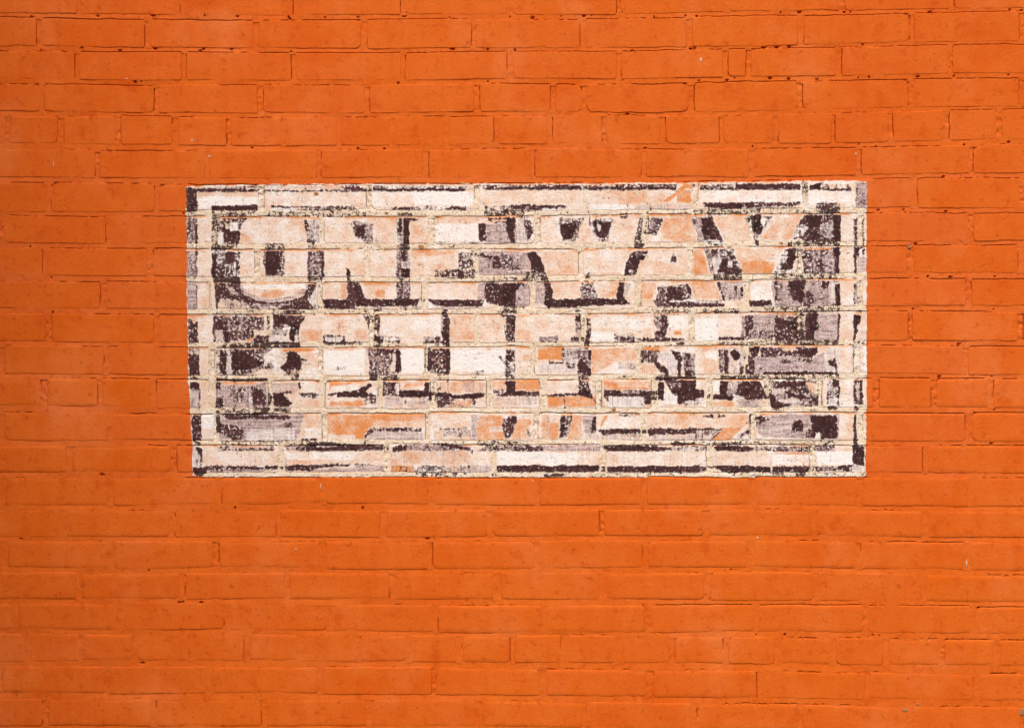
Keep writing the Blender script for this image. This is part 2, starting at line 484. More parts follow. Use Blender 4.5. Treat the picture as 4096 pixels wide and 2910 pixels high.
A(1,[(470,1290),(640,1330),(830,1390),(830,1455),(345,1455),(350,1390),(400,1270),(440,1300)],.28,.5,-.1); A(1,[(350,1390),(395,1260),(420,1400)],0,0,-.3); A(1,[(640,1330),(900,1340),(1100,1345),(1000,1395),(700,1390)],.45,.5); A(1,[(1330,1290),(1425,1150),(1425,1330),(1400,1390)],.3,.3,.7); A(1,[(440,1150),(520,1160),(580,1240),(500,1220)],.3,.5)
A(1,[(590,1150),(640,1235),(760,1295),(930,1318),(1150,1296),(1280,1255),(1335,1130),(1300,1130),(1250,1205),(1100,1265),(930,1283),(780,1258),(670,1200),(615,1130)],.04,.75)
A(1,[(780,1250),(960,1180),(1040,1180),(1090,1250),(930,1285)],0,0,-.75); A(1,R(630,1125,1300,1180),0,0,.6); A(1,[(600,560),(700,600),(760,690),(600,700)],0,0,-.55)
A(1,[(850,685),(960,680),(1075,695),(1080,870),(1075,1035),(880,1035),(850,900)],.6,.5); A(1,[(880,775),(1010,760),(1030,900),(980,1035),(870,1015)],.97)
A(1,[(1290,430),(1480,440),(1475,680),(1380,700),(1320,690),(1310,560)],.33,.6,.6); A(1,[(1285,440),(1330,440),(1360,690),(1320,690),(1305,560)],.62); A(1,[(1340,650),(1420,650),(1390,710)],.75)
A(1,R(1330,760,1508,1065),.5,.85); A(1,R(1475,780,1506,1050),.93); A(1,R(1328,770,1360,1060),.7); A(1,R(1335,1060,1480,1110),.5); A(1,R(1425,1110,1480,1400),.1)
# N
A(1,[(1790,455),(1895,440),(1895,660),(1830,570)],.62,.7); A(1,[(1745,930),(1785,990),(1800,1045),(1745,1032)],.97); A(1,R(1750,1110,1895,1320),.78,.7); A(1,R(1690,1110,1750,1280),0,0,-.7)
A(1,[(1480,1290),(1895,1300),(1895,1392),(1510,1390)],.86); A(1,R(930,1392,1895,1458),.3); A(1,R(300,1440,830,1472),.5)
A(1,R(300,1475,858,1624),.58,.75,-.3); A(1,[(300,1490),(450,1520),(450,1624),(300,1624)],.86); A(1,[(950,1450),(1310,1470),(1250,1560),(1250,1624),(950,1624)],.8,.4); A(1,[(1080,1560),(1160,1600),(1140,1624),(1060,1624)],.2,.2,.8); A(1,R(965,1460,1090,1560),.95)
A(1,R(1480,420,1500,690),0)
# window 2
A(2,R(190,55,1280,95),.42,.2,.3); A(2,[(0,70),(120,92),(120,122),(0,108)],.85); A(2,[(190,92),(1200,94),(1190,118),(190,122)],.88); A(2,[(1375,55),(1895,50),(1895,102),(1375,106)],.5); A(2,[(1375,84),(1895,74),(1895,101),(1375,106)],.88)
A(2,R(190,125,1290,290),0,0,.3); A(2,R(640,128,1285,272),0,0,.98); A(2,R(1400,105,1895,265),0,0,-.15)
A(2,[(390,296),(620,290),(620,325),(400,322)],.86); A(2,R(620,288,1290,326),.4,0,.5); A(2,[(980,296),(1200,290),(1200,318),(980,316)],.82); A(2,[(1400,280),(1895,265),(1895,330),(1420,340)],.5); A(2,[(1680,268),(1895,266),(1895,305),(1690,306)],.9)
A(2,R(0,340,250,396),.45); A(2,R(250,340,1400,396),.12); A(2,R(1400,338,1895,402),.62)
A(2,[(0,440),(120,470),(190,480),(190,690),(140,690),(60,640),(0,610)],.5,.75); A(2,[(0,490),(110,490),(90,630),(0,605)],.88)
A(2,R(200,420,440,690),0,0,-.25)
A(2,R(445,400,592,692),.42,.5,.4); A(2,[(525,410),(592,410),(585,705),(525,700)],.98); A(2,[(478,400),(512,400),(505,560),(465,565)],.9); A(2,[(560,398),(690,420),(690,442),(560,442)],.85); A(2,R(475,690,596,750),.75); A(2,R(600,440,800,690),0,0,-.35)
A(2,R(445,760,592,1062),.42,.7,.4); A(2,[(500,755),(562,755),(542,880),(508,865)],.95); A(2,[(500,955),(588,955),(600,1062),(500,1045)],.93); A(2,R(450,900,500,1050),.6)
A(2,R(445,1110,595,1288),.5,.95); A(2,R(480,1110,520,1280),.75); A(2,[(0,1125),(60,1160),(132,1295),(0,1312)],.88,.6); A(2,[(90,1110),(430,1105),(430,1140),(90,1150)],0,0,-.7); A(2,[(240,1180),(330,1200),(330,1275),(230,1270)],0,0,-.8)
A(2,[(0,1290),(700,1284),(680,1357),(0,1366)],.9); A(2,R(0,1366,720,1450),.32)
# E
A(2,R(870,480,1340,660),0,0,.6); A(2,R(870,400,1330,470),.12,0,-.3); A(2,R(1340,470,1420,665),.9,.5); A(2,R(1420,480,1750,690),.25,.9); A(2,[(1430,400),(1700,408),(1690,465),(1480,465),(1440,420)],.72); A(2,R(1480,425,1650,455),0,0,-.8); A(2,[(1640,408),(1750,408),(1720,560),(1742,685),(1690,655),(1635,545)],.94); A(2,R(1755,420,1895,690),.08,.55,.5); A(2,[(1820,450),(1895,430),(1895,590),(1850,565)],.75)
A(2,[(880,658),(1380,662),(1340,686),(880,682)],.4); A(2,[(1005,705),(1075,705),(1075,730),(1005,725)],.7)
A(2,[(610,760),(1130,750),(1120,790),(610,830)],0,0,-.55); A(2,R(600,900,1100,1040),0,0,-.3)
A(2,[(1115,780),(1280,790),(1290,920),(1200,962),(1120,962)],.62,.5); A(2,R(855,968,1300,1064),.6); A(2,R(1120,985,1180,1060),.9)
A(2,R(1340,770,1895,1050),.22,.9); A(2,[(1500,820),(1565,830),(1585,940),(1480,965)],.85); A(2,[(1560,800),(1760,830),(1800,965),(1600,965)],.55); A(2,[(1860,775),(1895,770),(1895,890)],.95); A(2,[(1350,788),(1490,820),(1480,842),(1360,832)],.8); A(2,[(1840,1000),(1895,985),(1895,1045),(1850,1045)],.88)
A(2,R(1430,1045,1895,1102),.45); A(2,R(855,1066,1330,1098),.12,.9)
A(2,R(1330,1108,1420,1300),.05,.9); A(2,[(1420,1120),(1850,1108),(1800,1200),(1742,1320),(1740,1400),(1420,1322),(1395,1230)],.86,.6); A(2,[(1570,1130),(1785,1118),(1722,1225),(1722,1405),(1580,1325)],.99); A(2,[(1742,1200),(1850,1110),(1895,1110),(1895,1400),(1742,1400)],.25,.8)
A(2,[(780,1293),(1400,1298),(1380,1362),(890,1366)],.88); A(2,R(900,1372,1720,1442),.22,.5); A(2,R(1580,1372,1760,1440),.55)
A(2,[(80,1450),(155,1480),(160,1624),(130,1560),(100,1480)],.75); A(2,R(205,1458,270,1624),.78); A(2,[(940,1420),(990,1430),(1027,1500),(1022,1624),(932,1624)],.9,.8); A(2,R(925,1460,955,1624),.2,.9); A(2,[(1570,1458),(1740,1460),(1736,1624),(1610,1624),(1640,1520)],.7); A(2,R(1690,1470,1738,1624),.92); A(2,R(1030,1470,1300,1624),0,0,-.4); A(2,R(290,1480,920,1624),0,0,.35)
# window 3
A(3,R(0,48,620,102),.6,.2,.2); A(3,R(0,74,620,103),.9); A(3,[(690,50),(1640,40),(1640,102),(690,106)],.6); A(3,R(690,74,1640,104),.86); A(3,R(330,55,450,100),.9)
A(3,R(700,110,1500,260),0,0,-.25); A(3,R(1100,120,1330,250),0,0,-.6); A(3,R(1640,115,1800,242),0,0,-1.2); A(3,[(1500,235),(1640,112),(1720,48),(1895,50),(1870,92),(1740,92),(1660,155),(1545,242)],.1,0,-1.6); A(3,R(1810,45,1870,95),.6)
A(3,[(0,268),(420,268),(450,292),(180,322),(0,327)],.8); A(3,R(180,300,330,325),.3,0,.6); A(3,R(700,265,1180,325),.15,0,.7); A(3,[(1200,270),(1800,255),(1810,332),(1200,332)],.18,.4); A(3,R(1350,255,1365,330),.8)
A(3,R(0,330,1000,396),.22); A(3,R(1030,348,1110,410),.7); A(3,R(1560,335,1895,390),.42)
# W
A(3,[(0,430),(60,450),(92,570),(40,645),(0,590)],.75); A(3,[(60,450),(110,500),(100,640),(50,650),(92,570)],.05,.2,.8); A(3,[(325,410),(640,408),(545,672),(385,665)],.55,.3); A(3,[(375,470),(560,475),(505,645),(408,648)],.98); A(3,[(325,410),(358,410),(402,660),(382,662)],.08,.3,.7); A(3,[(670,408),(962,408),(900,662),(780,682)],.38,.4,.5); A(3,[(725,440),(790,420),(850,460),(945,445),(905,560),(865,632),(780,604)],.93); A(3,[(780,470),(830,500),(800,560)],.1,.4,.6)
A(3,[(1240,400),(1290,400),(1270,600),(1240,662),(1188,652),(1212,520)],.62); A(3,[(1330,408),(1512,408),(1420,602),(1328,585)],.52,.9); A(3,[(1400,420),(1510,410),(1400,590),(1350,580)],.62,.8)
A(3,[(1515,410),(1795,405),(1875,670),(1680,690),(1500,620),(1465,560)],0,0,-.65); A(3,[(1790,400),(1895,400),(1895,690)],.3,.9)
A(3,[(1180,650),(1300,690),(1280,740),(1180,742)],.7); A(3,R(850,690,885,720),.7)
A(3,[(0,780),(100,768),(175,845),(252,1092),(0,1105)],.5,.9); A(3,[(20,785),(112,776),(182,860),(246,1085),(150,1000),(75,965)],.95); A(3,[(0,800),(58,860),(70,962),(0,1000)],.05,.7); A(3,[(0,990),(200,990),(240,1090),(0,1060)],.6,.6)
A(3,[(1180,768),(1345,765),(1192,1032),(1080,1042),(1058,1000),(1102,840)],.68,.3); A(3,[(1165,825),(1312,815),(1192,1030),(1080,1022),(1090,930)],.95); A(3,[(1100,840),(1125,800),(1075,1000),(1055,1010)],.1,0,.9); A(3,[(1140,970),(1200,980),(1180,1020),(1120,1010)],.3)
A(3,[(820,758),(862,768),(842,850),(820,832)],.15,.3,.9); A(3,[(420,800),(475,780),(440,858)],.45); A(3,[(1610,785),(1652,860),(1640,892),(1600,872),(1568,892)],.8); A(3,[(1535,935),(1600,875),(1665,942)],.08,.5); A(3,[(690,995),(712,1062),(650,1072)],.85)
A(3,[(1250,870),(1500,880),(1730,960),(1730,1040),(1200,1040)],0,0,-.5); A(3,R(1830,755,1895,1012),0,0,-.9); A(3,[(200,770),(590,770),(580,1030),(250,1040)],0,0,-.35); A(3,R(700,1000,1050,1045),0,0,-.4)
A(3,R(0,1100,225,1335),.12,.85); A(3,[(200,1095),(252,1095),(332,1290),(1000,1284),(990,1240),(1020,1108),(1082,1118),(1062,1270),(1145,1340),(800,1352),(260,1384),(205,1335),(222,1200)],.97,.3)
A(3,[(620,1108),(740,1108),(802,1288),(558,1288)],.6,.4); A(3,[(1080,1112),(1162,1120),(1085,1280),(1062,1262)],.3,.6); A(3,R(300,1110,600,1280),0,0,-.15); A(3,[(780,1110),(1010,1110),(980,1250),(800,1250)],0,0,-.3)
A(3,[(1430,1150),(1740,1128),(1805,1290),(1805,1345),(1415,1345)],.62,.2); A(3,[(1540,1165),(1700,1190),(1725,1290),(1560,1302)],.9); A(3,[(1380,1296),(1895,1322),(1895,1366),(1430,1372)],.8); A(3,[(1738,1118),(1772,1128),(1815,1255),(1778,1245)],.93); A(3,[(1370,1290),(1420,1180),(1440,1200),(1420,1300)],.1,.3,.6); A(3,R(1560,1300,1895,1320),.15,0,.6)
A(3,[(1260,1110),(1430,1110),(1380,1285),(1270,1290)],0,0,-.75); A(3,[(1790,1110),(1895,1108),(1895,1285),(1835,1280)],0,0,-.85)
A(3,R(0,1392,1300,1456),.2); A(3,R(1380,1390,1810,1452),.5)
# second line
A(3,R(548,1462,606,1624),.5,.8); A(3,R(548,1466,602,1525),.95); A(3,R(665,1490,716,1624),.62); A(3,[(1398,1462),(1542,1462),(1536,1624),(1450,1624),(1395,1560)],.5,.7); A(3,R(1472,1470,1540,1624),.85); A(3,R(1560,1480,1770,1600),0,0,.6); A(3,R(720,1500,1380,1600),0,0,.45)
# window 4
A(4,R(60,50,420,106),.55); A(4,R(60,80,420,106),.75); A(4,R(430,42,1140,106),.9,.2); A(4,[(1230,50),(1400,28),(1690,48),(1702,108),(1230,106)],.35,.2); A(4,[(1240,60),(1370,28),(1362,102),(1235,98)],.94); A(4,[(1230,88),(1700,95),(1690,110),(1400,108)],.92); A(4,R(1400,15,1720,40),.05,0,.8)
A(4,[(0,60),(60,50),(30,150),(0,140)],.1,0,-1.5); A(4,[(1150,10),(1222,20),(1222,172),(1150,152)],.55); A(4,R(60,110,1150,235),0,0,.4); A(4,R(1240,115,1730,240),0,0,.45)
A(4,[(70,250),(640,240),(1140,245),(1140,268),(640,292),(300,316),(120,292)],.8); A(4,[(120,258),(520,258),(500,312),(150,292)],.94); A(4,R(700,290,1140,312),.35,.3)
A(4,R(1738,30,1862,292),.32,.9); A(4,R(1738,80,1770,270),.5); A(4,R(1310,240,1572,362),.6,.3); A(4,[(1400,290),(1572,290),(1572,362),(1400,356)],.82)
A(4,R(0,315,500,380),.55); A(4,R(500,320,1300,372),.38); A(4,R(1590,290,1840,360),.08)
A(4,[(0,400),(60,400),(92,680),(40,662)],.3,.9); A(4,[(60,398),(182,398),(305,662),(270,672),(90,662)],.86); A(4,[(70,425),(172,415),(185,595),(90,592)],.99); A(4,R(100,640,320,712),.4,0,.6)
A(4,[(485,388),(842,388),(690,652),(650,662)],.28,.5,.5); A(4,[(598,388),(705,368),(735,520),(702,585),(630,562),(618,450)],.94); A(4,[(735,388),(838,388),(760,505)],.65); A(4,[(710,420),(770,410),(750,480),(715,480)],.05,.1,.9); A(4,[(555,420),(600,400),(595,460)],.85); A(4,R(652,648,692,702),.86)
A(4,[(1180,378),(1582,368),(1576,672),(1200,672),(1120,622),(1050,642),(1100,520)],.72,.6); A(4,[(1200,385),(1372,385),(1342,505),(1220,525)],1.05); A(4,R(1508,378,1580,662),1.0); A(4,[(1350,480),(1500,420),(1500,622),(1350,622)],.45,.7,.5); A(4,[(1060,600),(1130,480),(1230,500),(1180,600)],.35,.2,.9); A(4,[(1220,540),(1350,540),(1330,660),(1200,660)],.85)
A(4,[(200,400),(520,400),(630,560),(630,660),(330,670)],0,0,-.35); A(4,[(730,622),(900,400),(1160,390),(1050,622),(900,652)],0,0,-.5); A(4,[(730,622),(830,480),(900,560),(880,650)],0,0,-.8)
A(4,R(1722,420,1760,660),.72,.8); A(4,R(1808,400,1832,662),.62); A(4,[(1100,655),(1560,660),(1560,712),(1100,705)],.65); A(4,R(1000,670,1050,722),.75)
A(4,[(88,728),(150,728),(222,1000),(180,1022)],.5,.9); A(4,[(168,738),(400,738),(512,960),(512,1022),(240,1012),(180,870)],.5,.3,.6); A(4,[(290,845),(400,880),(465,955),(505,1018),(250,1002)],.9); A(4,[(178,748),(252,748),(240,802),(190,832)],.85); A(4,[(190,812),(272,832),(262,952),(210,962)],.1,.5,.7); A(4,[(320,760),(400,790),(460,900),(430,900)],.8); A(4,[(340,870),(400,880),(410,950),(350,960)],.3,.2,.8)
A(4,[(900,900),(960,760),(1090,728),(1100,800),(1060,1002),(850,1012)],.42,.2,.5); A(4,[(1005,738),(1092,738),(1092,850),(1060,962),(930,972),(1000,850)],.96); A(4,R(1060,860,1170,1010),.12,0,.1)
A(4,[(1110,738),(1572,728),(1572,1012),(1170,1022),(1170,900)],.58,.8); A(4,[(1495,738),(1568,738),(1562,1000),(1520,992),(1542,870)],.97); A(4,R(1200,735,1480,760),.2,0,-1); A(4,[(1380,800),(1500,850),(1500,990),(1400,980)],.4,.7,.6)
A(4,[(0,760),(80,755),(150,1020),(0,1010)],0,0,-.85); A(4,[(420,740),(960,740),(850,900),(480,900)],0,0,-.4); A(4,[(495,885),(865,878),(840,1012),(520,1012)],0,0,-1.0)
A(4,[(1720,728),(1832,718),(1832,795),(1795,832),(1752,822),(1750,1012),(1720,1012)],.9,.5); A(4,R(1760,830,1862,1000),.1,.6); A(4,[(1815,740),(1845,740),(1835,810),(1815,790)],.9); A(4,R(1780,740,1812,830),.2,.2,.6)
A(4,R(200,1012,512,1076),.65); A(4,R(850,1012,1562,1072),.55)
A(4,[(220,1075),(270,1098),(335,1312),(300,1292)],.93); A(4,[(262,1090),(522,1090),(522,1290),(340,1312),(282,1180)],.25,.8); A(4,[(430,1150),(462,1138),(452,1252),(440,1250)],.85); A(4,[(488,1160),(522,1158),(517,1275),(490,1245)],.93); A(4,[(0,1100),(210,1090),(280,1280),(0,1280)],0,0,-.75)
A(4,R(620,1100,830,1290),0,0,.4); A(4,[(590,1300),(832,1308),(832,1350),(600,1372)],.9); A(4,R(0,1338,322,1370),.85); A(4,R(0,1290,300,1330),.3,.5)
A(4,[(830,1090),(1562,1078),(1562,1382),(880,1372),(840,1250)],.35,.85); A(4,[(1020,1088),(1195,1078),(1182,1200),(1162,1335),(1060,1292),(1020,1200)],.95,.5); A(4,[(1370,1088),(1462,1088),(1442,1172),(1380,1162)],.93); A(4,R(1520,1120,1572,1352),.98); A(4,R(862,1090,890,1290),.75); A(4,[(1180,1230),(1260,1180),(1300,1330),(1170,1370)],.7); A(4,R(1460,1100,1520,1330),.1,.5,.5)
A(4,R(1720,1100,1800,1340),.32,.6); A(4,R(1718,1110,1735,1340),.7); A(4,[(50,1390),(480,1380),(480,1442),(80,1442)],.5); A(4,R(740,1372,1562,1432),.55)
A(4,R(500,1465,630,1624),.5,.85); A(4,[(580,1460),(627,1460),(622,1624),(535,1624)],.85,.7); A(4,R(630,1455,870,1624),.25,.85); A(4,R(860,1442,1340,1624),.7,.4); A(4,R(900,1440,1110,1480),.3,.2,-.7); A(4,[(1200,1440),(1325,1450),(1305,1624),(1220,1624)],.98); A(4,[(870,1500),(1100,1520),(1100,1624),(870,1605)],.88); A(4,R(1110,1460,1200,1624),.45); A(4,R(1340,1445,1562,1624),.15,.95); A(4,R(1545,1440,1567,1624),.95)
A(4,[(1714,1465),(1802,1470),(1785,1555),(1760,1560),(1752,1624),(1714,1624)],1.0); A(4,R(1720,1425,1800,1460),.1,0,-.6); A(4,R(1715,1408,1840,1430),.7); A(4,R(0,1500,240,1624),0,0,.98); A(4,R(240,1490,500,1624),0,0,.3)
# window 5
A(5,[(30,0),(140,0),(140,132),(40,160)],.72,.3); A(5,R(36,196,156,490),.84,.2); A(5,R(40,200,150,260),.5,.5); A(5,[(50,560),(160,570),(160,642),(60,652)],.9); A(5,R(55,645,160,850),.25,.7,.5); A(5,R(150,620,165,850),.8); A(5,[(65,910),(175,910),(181,1190),(80,1190)],.84,.5); A(5,[(75,1250),(190,1260),(196,1482),(80,1500)],.22,.5,.6); A(5,[(100,1255),(190,1275),(192,1400),(150,1330)],.9); A(5,[(160,1380),(196,1380),(196,1480),(160,1480)],.7); A(5,[(80,1490),(270,1492),(205,1582),(90,1572)],.95)
A(5,[(300,0),(750,0),(740,80),(660,112),(300,132)],.68,.7); A(5,R(330,0,410,120),.2,.6); A(5,R(412,0,468,132),.93); A(5,[(760,58),(900,58),(940,110),(1255,130),(1255,192),(960,192),(680,162)],.75); A(5,[(940,0),(1110,0),(1100,62),(920,62)],.4,.6,.3); A(5,[(1120,0),(1202,0),(1192,112),(1140,112)],.98); A(5,R(910,65,1120,125),.1,.3,.3); A(5,R(1205,0,1250,120),.5,.2,.6); A(5,[(670,110),(740,68),(760,75),(700,118)],0,0,-1.5); A(5,R(860,0,940,50),.2)
A(5,R(480,145,860,202),.75); A(5,R(1255,0,1480,120),0,0,-.6); A(5,R(1490,55,1730,160),.75); A(5,R(1520,68,1700,120),.03,.5,.9); A(5,R(1730,118,1895,150),.7)
A(5,R(335,195,480,488),.5); A(5,R(380,225,450,465),.93); A(5,[(480,190),(960,190),(860,280),(860,400),(700,480),(480,488)],.6,.7); A(5,[(515,225),(640,225),(745,310),(855,358),(740,402),(620,435),(505,425)],.96,.5); A(5,R(860,250,1080,485),.12,.3,.2); A(5,R(450,280,505,480),.2,.5,.5); A(5,[(800,400),(960,330),(960,400),(900,430)],.5,.4); A(5,[(1095,235),(1190,215),(1262,300),(1262,425),(1190,440),(1080,455),(1025,412),(1100,330)],.97,.3); A(5,[(1240,285),(1335,330),(1260,335)],.85); A(5,[(1260,340),(1400,360),(1370,375),(1260,380)],.2,.5); A(5,[(1470,385),(1590,398),(1590,412),(1470,400)],.5); A(5,[(1060,203),(1412,205),(1405,228),(1060,238)],0,0,-1.4); A(5,[(1100,430),(1240,420),(1230,480),(1060,500)],.5,0,-.4)
A(5,R(1500,220,1895,470),0,0,.85); A(5,R(1590,395,1745,440),.3,.2); A(5,R(1270,400,1470,520),0,0,.3)
A(5,R(335,518,905,552),.82); A(5,R(1140,480,1232,542),.65); A(5,R(340,490,900,518),.3)
A(5,R(330,562,892,842),.3,.85,-.1); A(5,[(720,605),(840,640),(882,720),(862,802),(735,805)],.86,.5); A(5,[(505,640),(665,640),(652,772),(580,775),(515,720)],.62); A(5,R(330,740,412,832),.85); A(5,R(330,570,380,640),.85); A(5,R(400,558,745,592),.08,0,-.9); A(5,[(690,690),(740,720),(735,790),(700,780)],.1,.5,.7)
A(5,[(950,680),(1062,678),(1165,792),(1112,832),(958,815)],.97,.3); A(5,[(1060,690),(1180,680),(1200,800),(1160,790)],.12,.2); A(5,[(950,560),(1240,560),(1220,660),(960,678)],.05,.55); A(5,[(1060,665),(1170,660),(1170,680),(1060,685)],.8); A(5,R(1228,568,1252,632),.88)
A(5,[(1215,682),(1350,675),(1455,692),(1440,708),(1320,700)],.88); A(5,[(1250,695),(1430,705),(1420,742),(1260,742)],.48); A(5,[(1538,694),(1640,680),(1640,700),(1540,709)],.88); A(5,[(1640,668),(1895,650),(1895,722),(1640,718)],.96,.5); A(5,[(1560,555),(1895,545),(1895,568),(1590,600),(1565,650)],0,0,-1.0); A(5,R(1600,600,1895,650),0,0,.4); A(5,R(1565,770,1895,822),0,0,-1.1); A(5,R(1190,760,1450,830),0,0,-.4); A(5,R(165,570,280,850),0,0,-.3)
A(5,R(340,850,960,900),.52); A(5,R(830,840,905,890),.85)
A(5,[(340,905),(1300,900),(1300,1000),(1200,1190),(390,1190),(345,1100)],.1,.95,.2); A(5,[(390,908),(900,888),(1145,920),(1132,962),(700,955),(480,965)],.84,.9); A(5,R(340,930,388,1122),.92); A(5,[(385,1010),(560,1030),(645,1080),(622,1200),(520,1192),(390,1100)],.7,.95); A(5,[(1075,990),(1165,1000),(1165,1105),(1100,1085)],.65); A(5,[(700,1070),(1200,1060),(1180,1190),(640,1190)],.04,.5,.8); A(5,[(560,980),(1000,990),(950,1060),(620,1070)],.3,.95)
A(5,R(1540,905,1895,1130),0,0,-.95); A(5,[(1300,912),(1480,905),(1400,1040),(1250,1060)],0,0,-.35); A(5,R(1300,1060,1480,1160),0,0,.6); A(5,R(190,880,330,1060),0,0,.9)
A(5,R(390,1190,1440,1245),.42); A(5,[(1250,1168),(1440,1175),(1430,1192),(1250,1182)],.85)
A(5,R(340,1250,960,1302),.42,.5); A(5,R(350,1284,950,1303),.7); A(5,[(1080,1250),(1380,1210),(1540,1205),(1895,1238),(1895,1306),(1090,1306)],.5,.8); A(5,[(1320,1218),(1540,1203),(1700,1235),(1895,1245),(1895,1302),(1250,1302),(1300,1255)],.93,.3); A(5,[(1420,1240),(1650,1240),(1640,1268),(1450,1265)],.35,.6)
A(5,R(210,1320,1000,1450),0,.1,.2); A(5,R(1090,1320,1895,1420),0,0,.45); A(5,R(1100,1400,1895,1440),0,0,-.3)
A(5,[(200,1472),(1000,1466),(1000,1500),(220,1518)],.8); A(5,[(270,1502),(990,1500),(800,1532),(270,1542)],.42,.85); A(5,R(780,1462,880,1482),.2,0,.9); A(5,[(1080,1472),(1200,1460),(1700,1445),(1895,1458),(1500,1478),(1400,1512),(1100,1522)],.86); A(5,[(1400,1502),(1895,1480),(1895,1552),(1300,1552)],.1,.8,-.2); A(5,R(270,1540,1895,1570),.12)
# window 6
A(6,R(0,0,130,110),0,0,-.6); A(6,R(275,0,920,60),0,0,.2); A(6,[(200,50),(270,40),(302,122),(260,152),(195,112)],.94); A(6,R(220,0,272,60),.4,.3,.6); A(6,[(270,60),(496,65),(496,152),(400,132),(270,112)],.6); A(6,R(300,75,440,105),.15,.3,.7); A(6,R(740,70,930,130),.32,.8); A(6,R(860,72,922,102),.86); A(6,[(930,0),(1027,0),(1027,180),(960,155)],.95,.7); A(6,[(1625,0),(1740,0),(1740,130),(1630,112)],.72,.9); A(6,R(740,118,1000,146),.78); A(6,[(0,120),(110,118),(40,165),(0,160)],.55); A(6,[(1030,0),(1320,0),(1255,110),(1030,112)],0,0,-.5); A(6,R(1750,0,1895,100),0,0,-.5)
A(6,[(110,198),(492,188),(492,455),(300,492),(160,475),(148,330)],.55,.7,-.3); A(6,R(440,215,494,455),.96); A(6,[(230,188),(422,200),(402,262),(250,262)],.75,.4); A(6,[(412,248),(440,248),(430,460),(385,440)],.03,.3,.4); A(6,R(150,250,200,470),.55,.8); A(6,R(748,210,780,440),.5); A(6,[(790,208),(1022,200),(1022,482),(900,482),(790,432)],.66,.4,-.4); A(6,[(788,258),(842,228),(832,442),(788,412)],.93); A(6,R(988,205,1027,475),.93)
A(6,R(500,205,742,460),0,0,1.0); A(6,R(1035,215,1620,450),0,0,.8); A(6,R(1630,210,1732,524),.65,.6); A(6,[(1550,278),(1570,280),(1625,340),(1625,372)],.7); A(6,R(1640,250,1700,330),.85); A(6,R(1680,350,1720,480),.3,.2,.6); A(6,[(1250,430),(1392,430),(1432,522),(1260,512)],.36); A(6,R(0,210,100,470),0,0,.8); A(6,R(1810,270,1880,330),0,0,-.8)
A(6,R(160,488,480,546),.48); A(6,R(380,480,450,545),.75); A(6,R(160,480,240,540),.8)
A(6,[(0,660),(170,568),(182,592),(100,662),(222,702),(222,722),(0,722)],.96,.5); A(6,[(60,722),(230,722),(230,802),(120,792)],.62); A(6,R(300,562,492,712),.64,.7); A(6,R(402,568,440,662),.95); A(6,R(440,580,485,700),.2,.4,.7); A(6,[(480,650),(750,650),(750,565),(802,565),(802,692),(760,718),(480,718)],.97,.6); A(6,R(500,560,740,645),0,0,.15); A(6,[(500,640),(560,570),(740,560),(740,600),(560,610)],0,0,-.7); A(6,R(320,725,792,822),.1,.6); A(6,R(450,725,640,800),.25,.4,.4); A(6,R(790,640,832,762),.82)
A(6,[(880,678),(1000,678),(1100,702),(1300,688),(1412,688),(1402,712),(1300,742),(1060,737),(950,732),(878,702)],.98,.7); A(6,R(890,560,1400,672),.05,.15,-.45); A(6,[(880,730),(1100,740),(1020,802),(890,842)],.7,.3); A(6,R(880,555,930,680),.5); A(6,R(990,525,1018,652),.6); A(6,[(1180,550),(1290,550),(1290,665),(1165,655)],.2,.6)
A(6,[(1500,550),(1630,550),(1630,660),(1500,650)],0,0,-.7); A(6,R(1740,545,1895,650),0,0,-1.0); A(6,[(1630,548),(1737,548),(1742,660),(1895,668),(1895,716),(1535,712),(1535,680),(1640,668)],.94,.5); A(6,[(0,755),(60,745),(120,802),(0,822)],0,0,-1.1); A(6,[(1060,755),(1280,755),(1230,832),(1000,832)],.22,0,-.8); A(6,[(1260,760),(1310,730),(1300,810),(1270,800)],.7,.3); A(6,R(1500,722,1895,812),.05,.4); A(6,R(1500,640,1620,700),.5)
A(6,[(0,905),(745,910),(742,1045),(160,1050),(90,1180),(0,1180)],0,0,-1.1); A(6,R(200,980,740,1050),0,0,-.5); A(6,[(175,1080),(745,1108),(740,1190),(120,1190)],.04,.65,.3); A(6,[(160,1058),(380,1058),(722,1060),(722,1090),(480,1104),(340,1084),(180,1104),(110,1172),(88,1164)],.68,.4); A(6,R(340,1060,560,1085),.86)
A(6,R(850,920,1260,1050),0,0,0); A(6,R(1050,990,1250,1050),0,0,-.5); A(6,R(900,1058,1212,1082),.76); A(6,R(940,1072,1250,1150),.28,.6,.3); A(6,[(1260,915),(1342,920),(1312,1182),(1258,1182)],.1,.85,.4); A(6,[(1342,930),(1602,930),(1602,1190),(1312,1190)],0,0,-.75); A(6,R(1450,1045,1610,1098),.02,.5,.4); A(6,R(850,1085,950,1182),0,0,-.8); A(6,[(1740,960),(1895,960),(1895,1182),(1700,1182)],0,0,-.65); A(6,[(1600,950),(1765,925),(1742,1020),(1692,1142),(1640,1172),(1600,1152)],.68,.5); A(6,[(1690,950),(1755,930),(1740,1000),(1690,1030)],.95); A(6,[(1840,1120),(1872,1075),(1895,1152),(1850,1152)],.5)
A(6,R(720,1212,1300,1242),.36); A(6,R(1320,1195,1800,1250),.52)
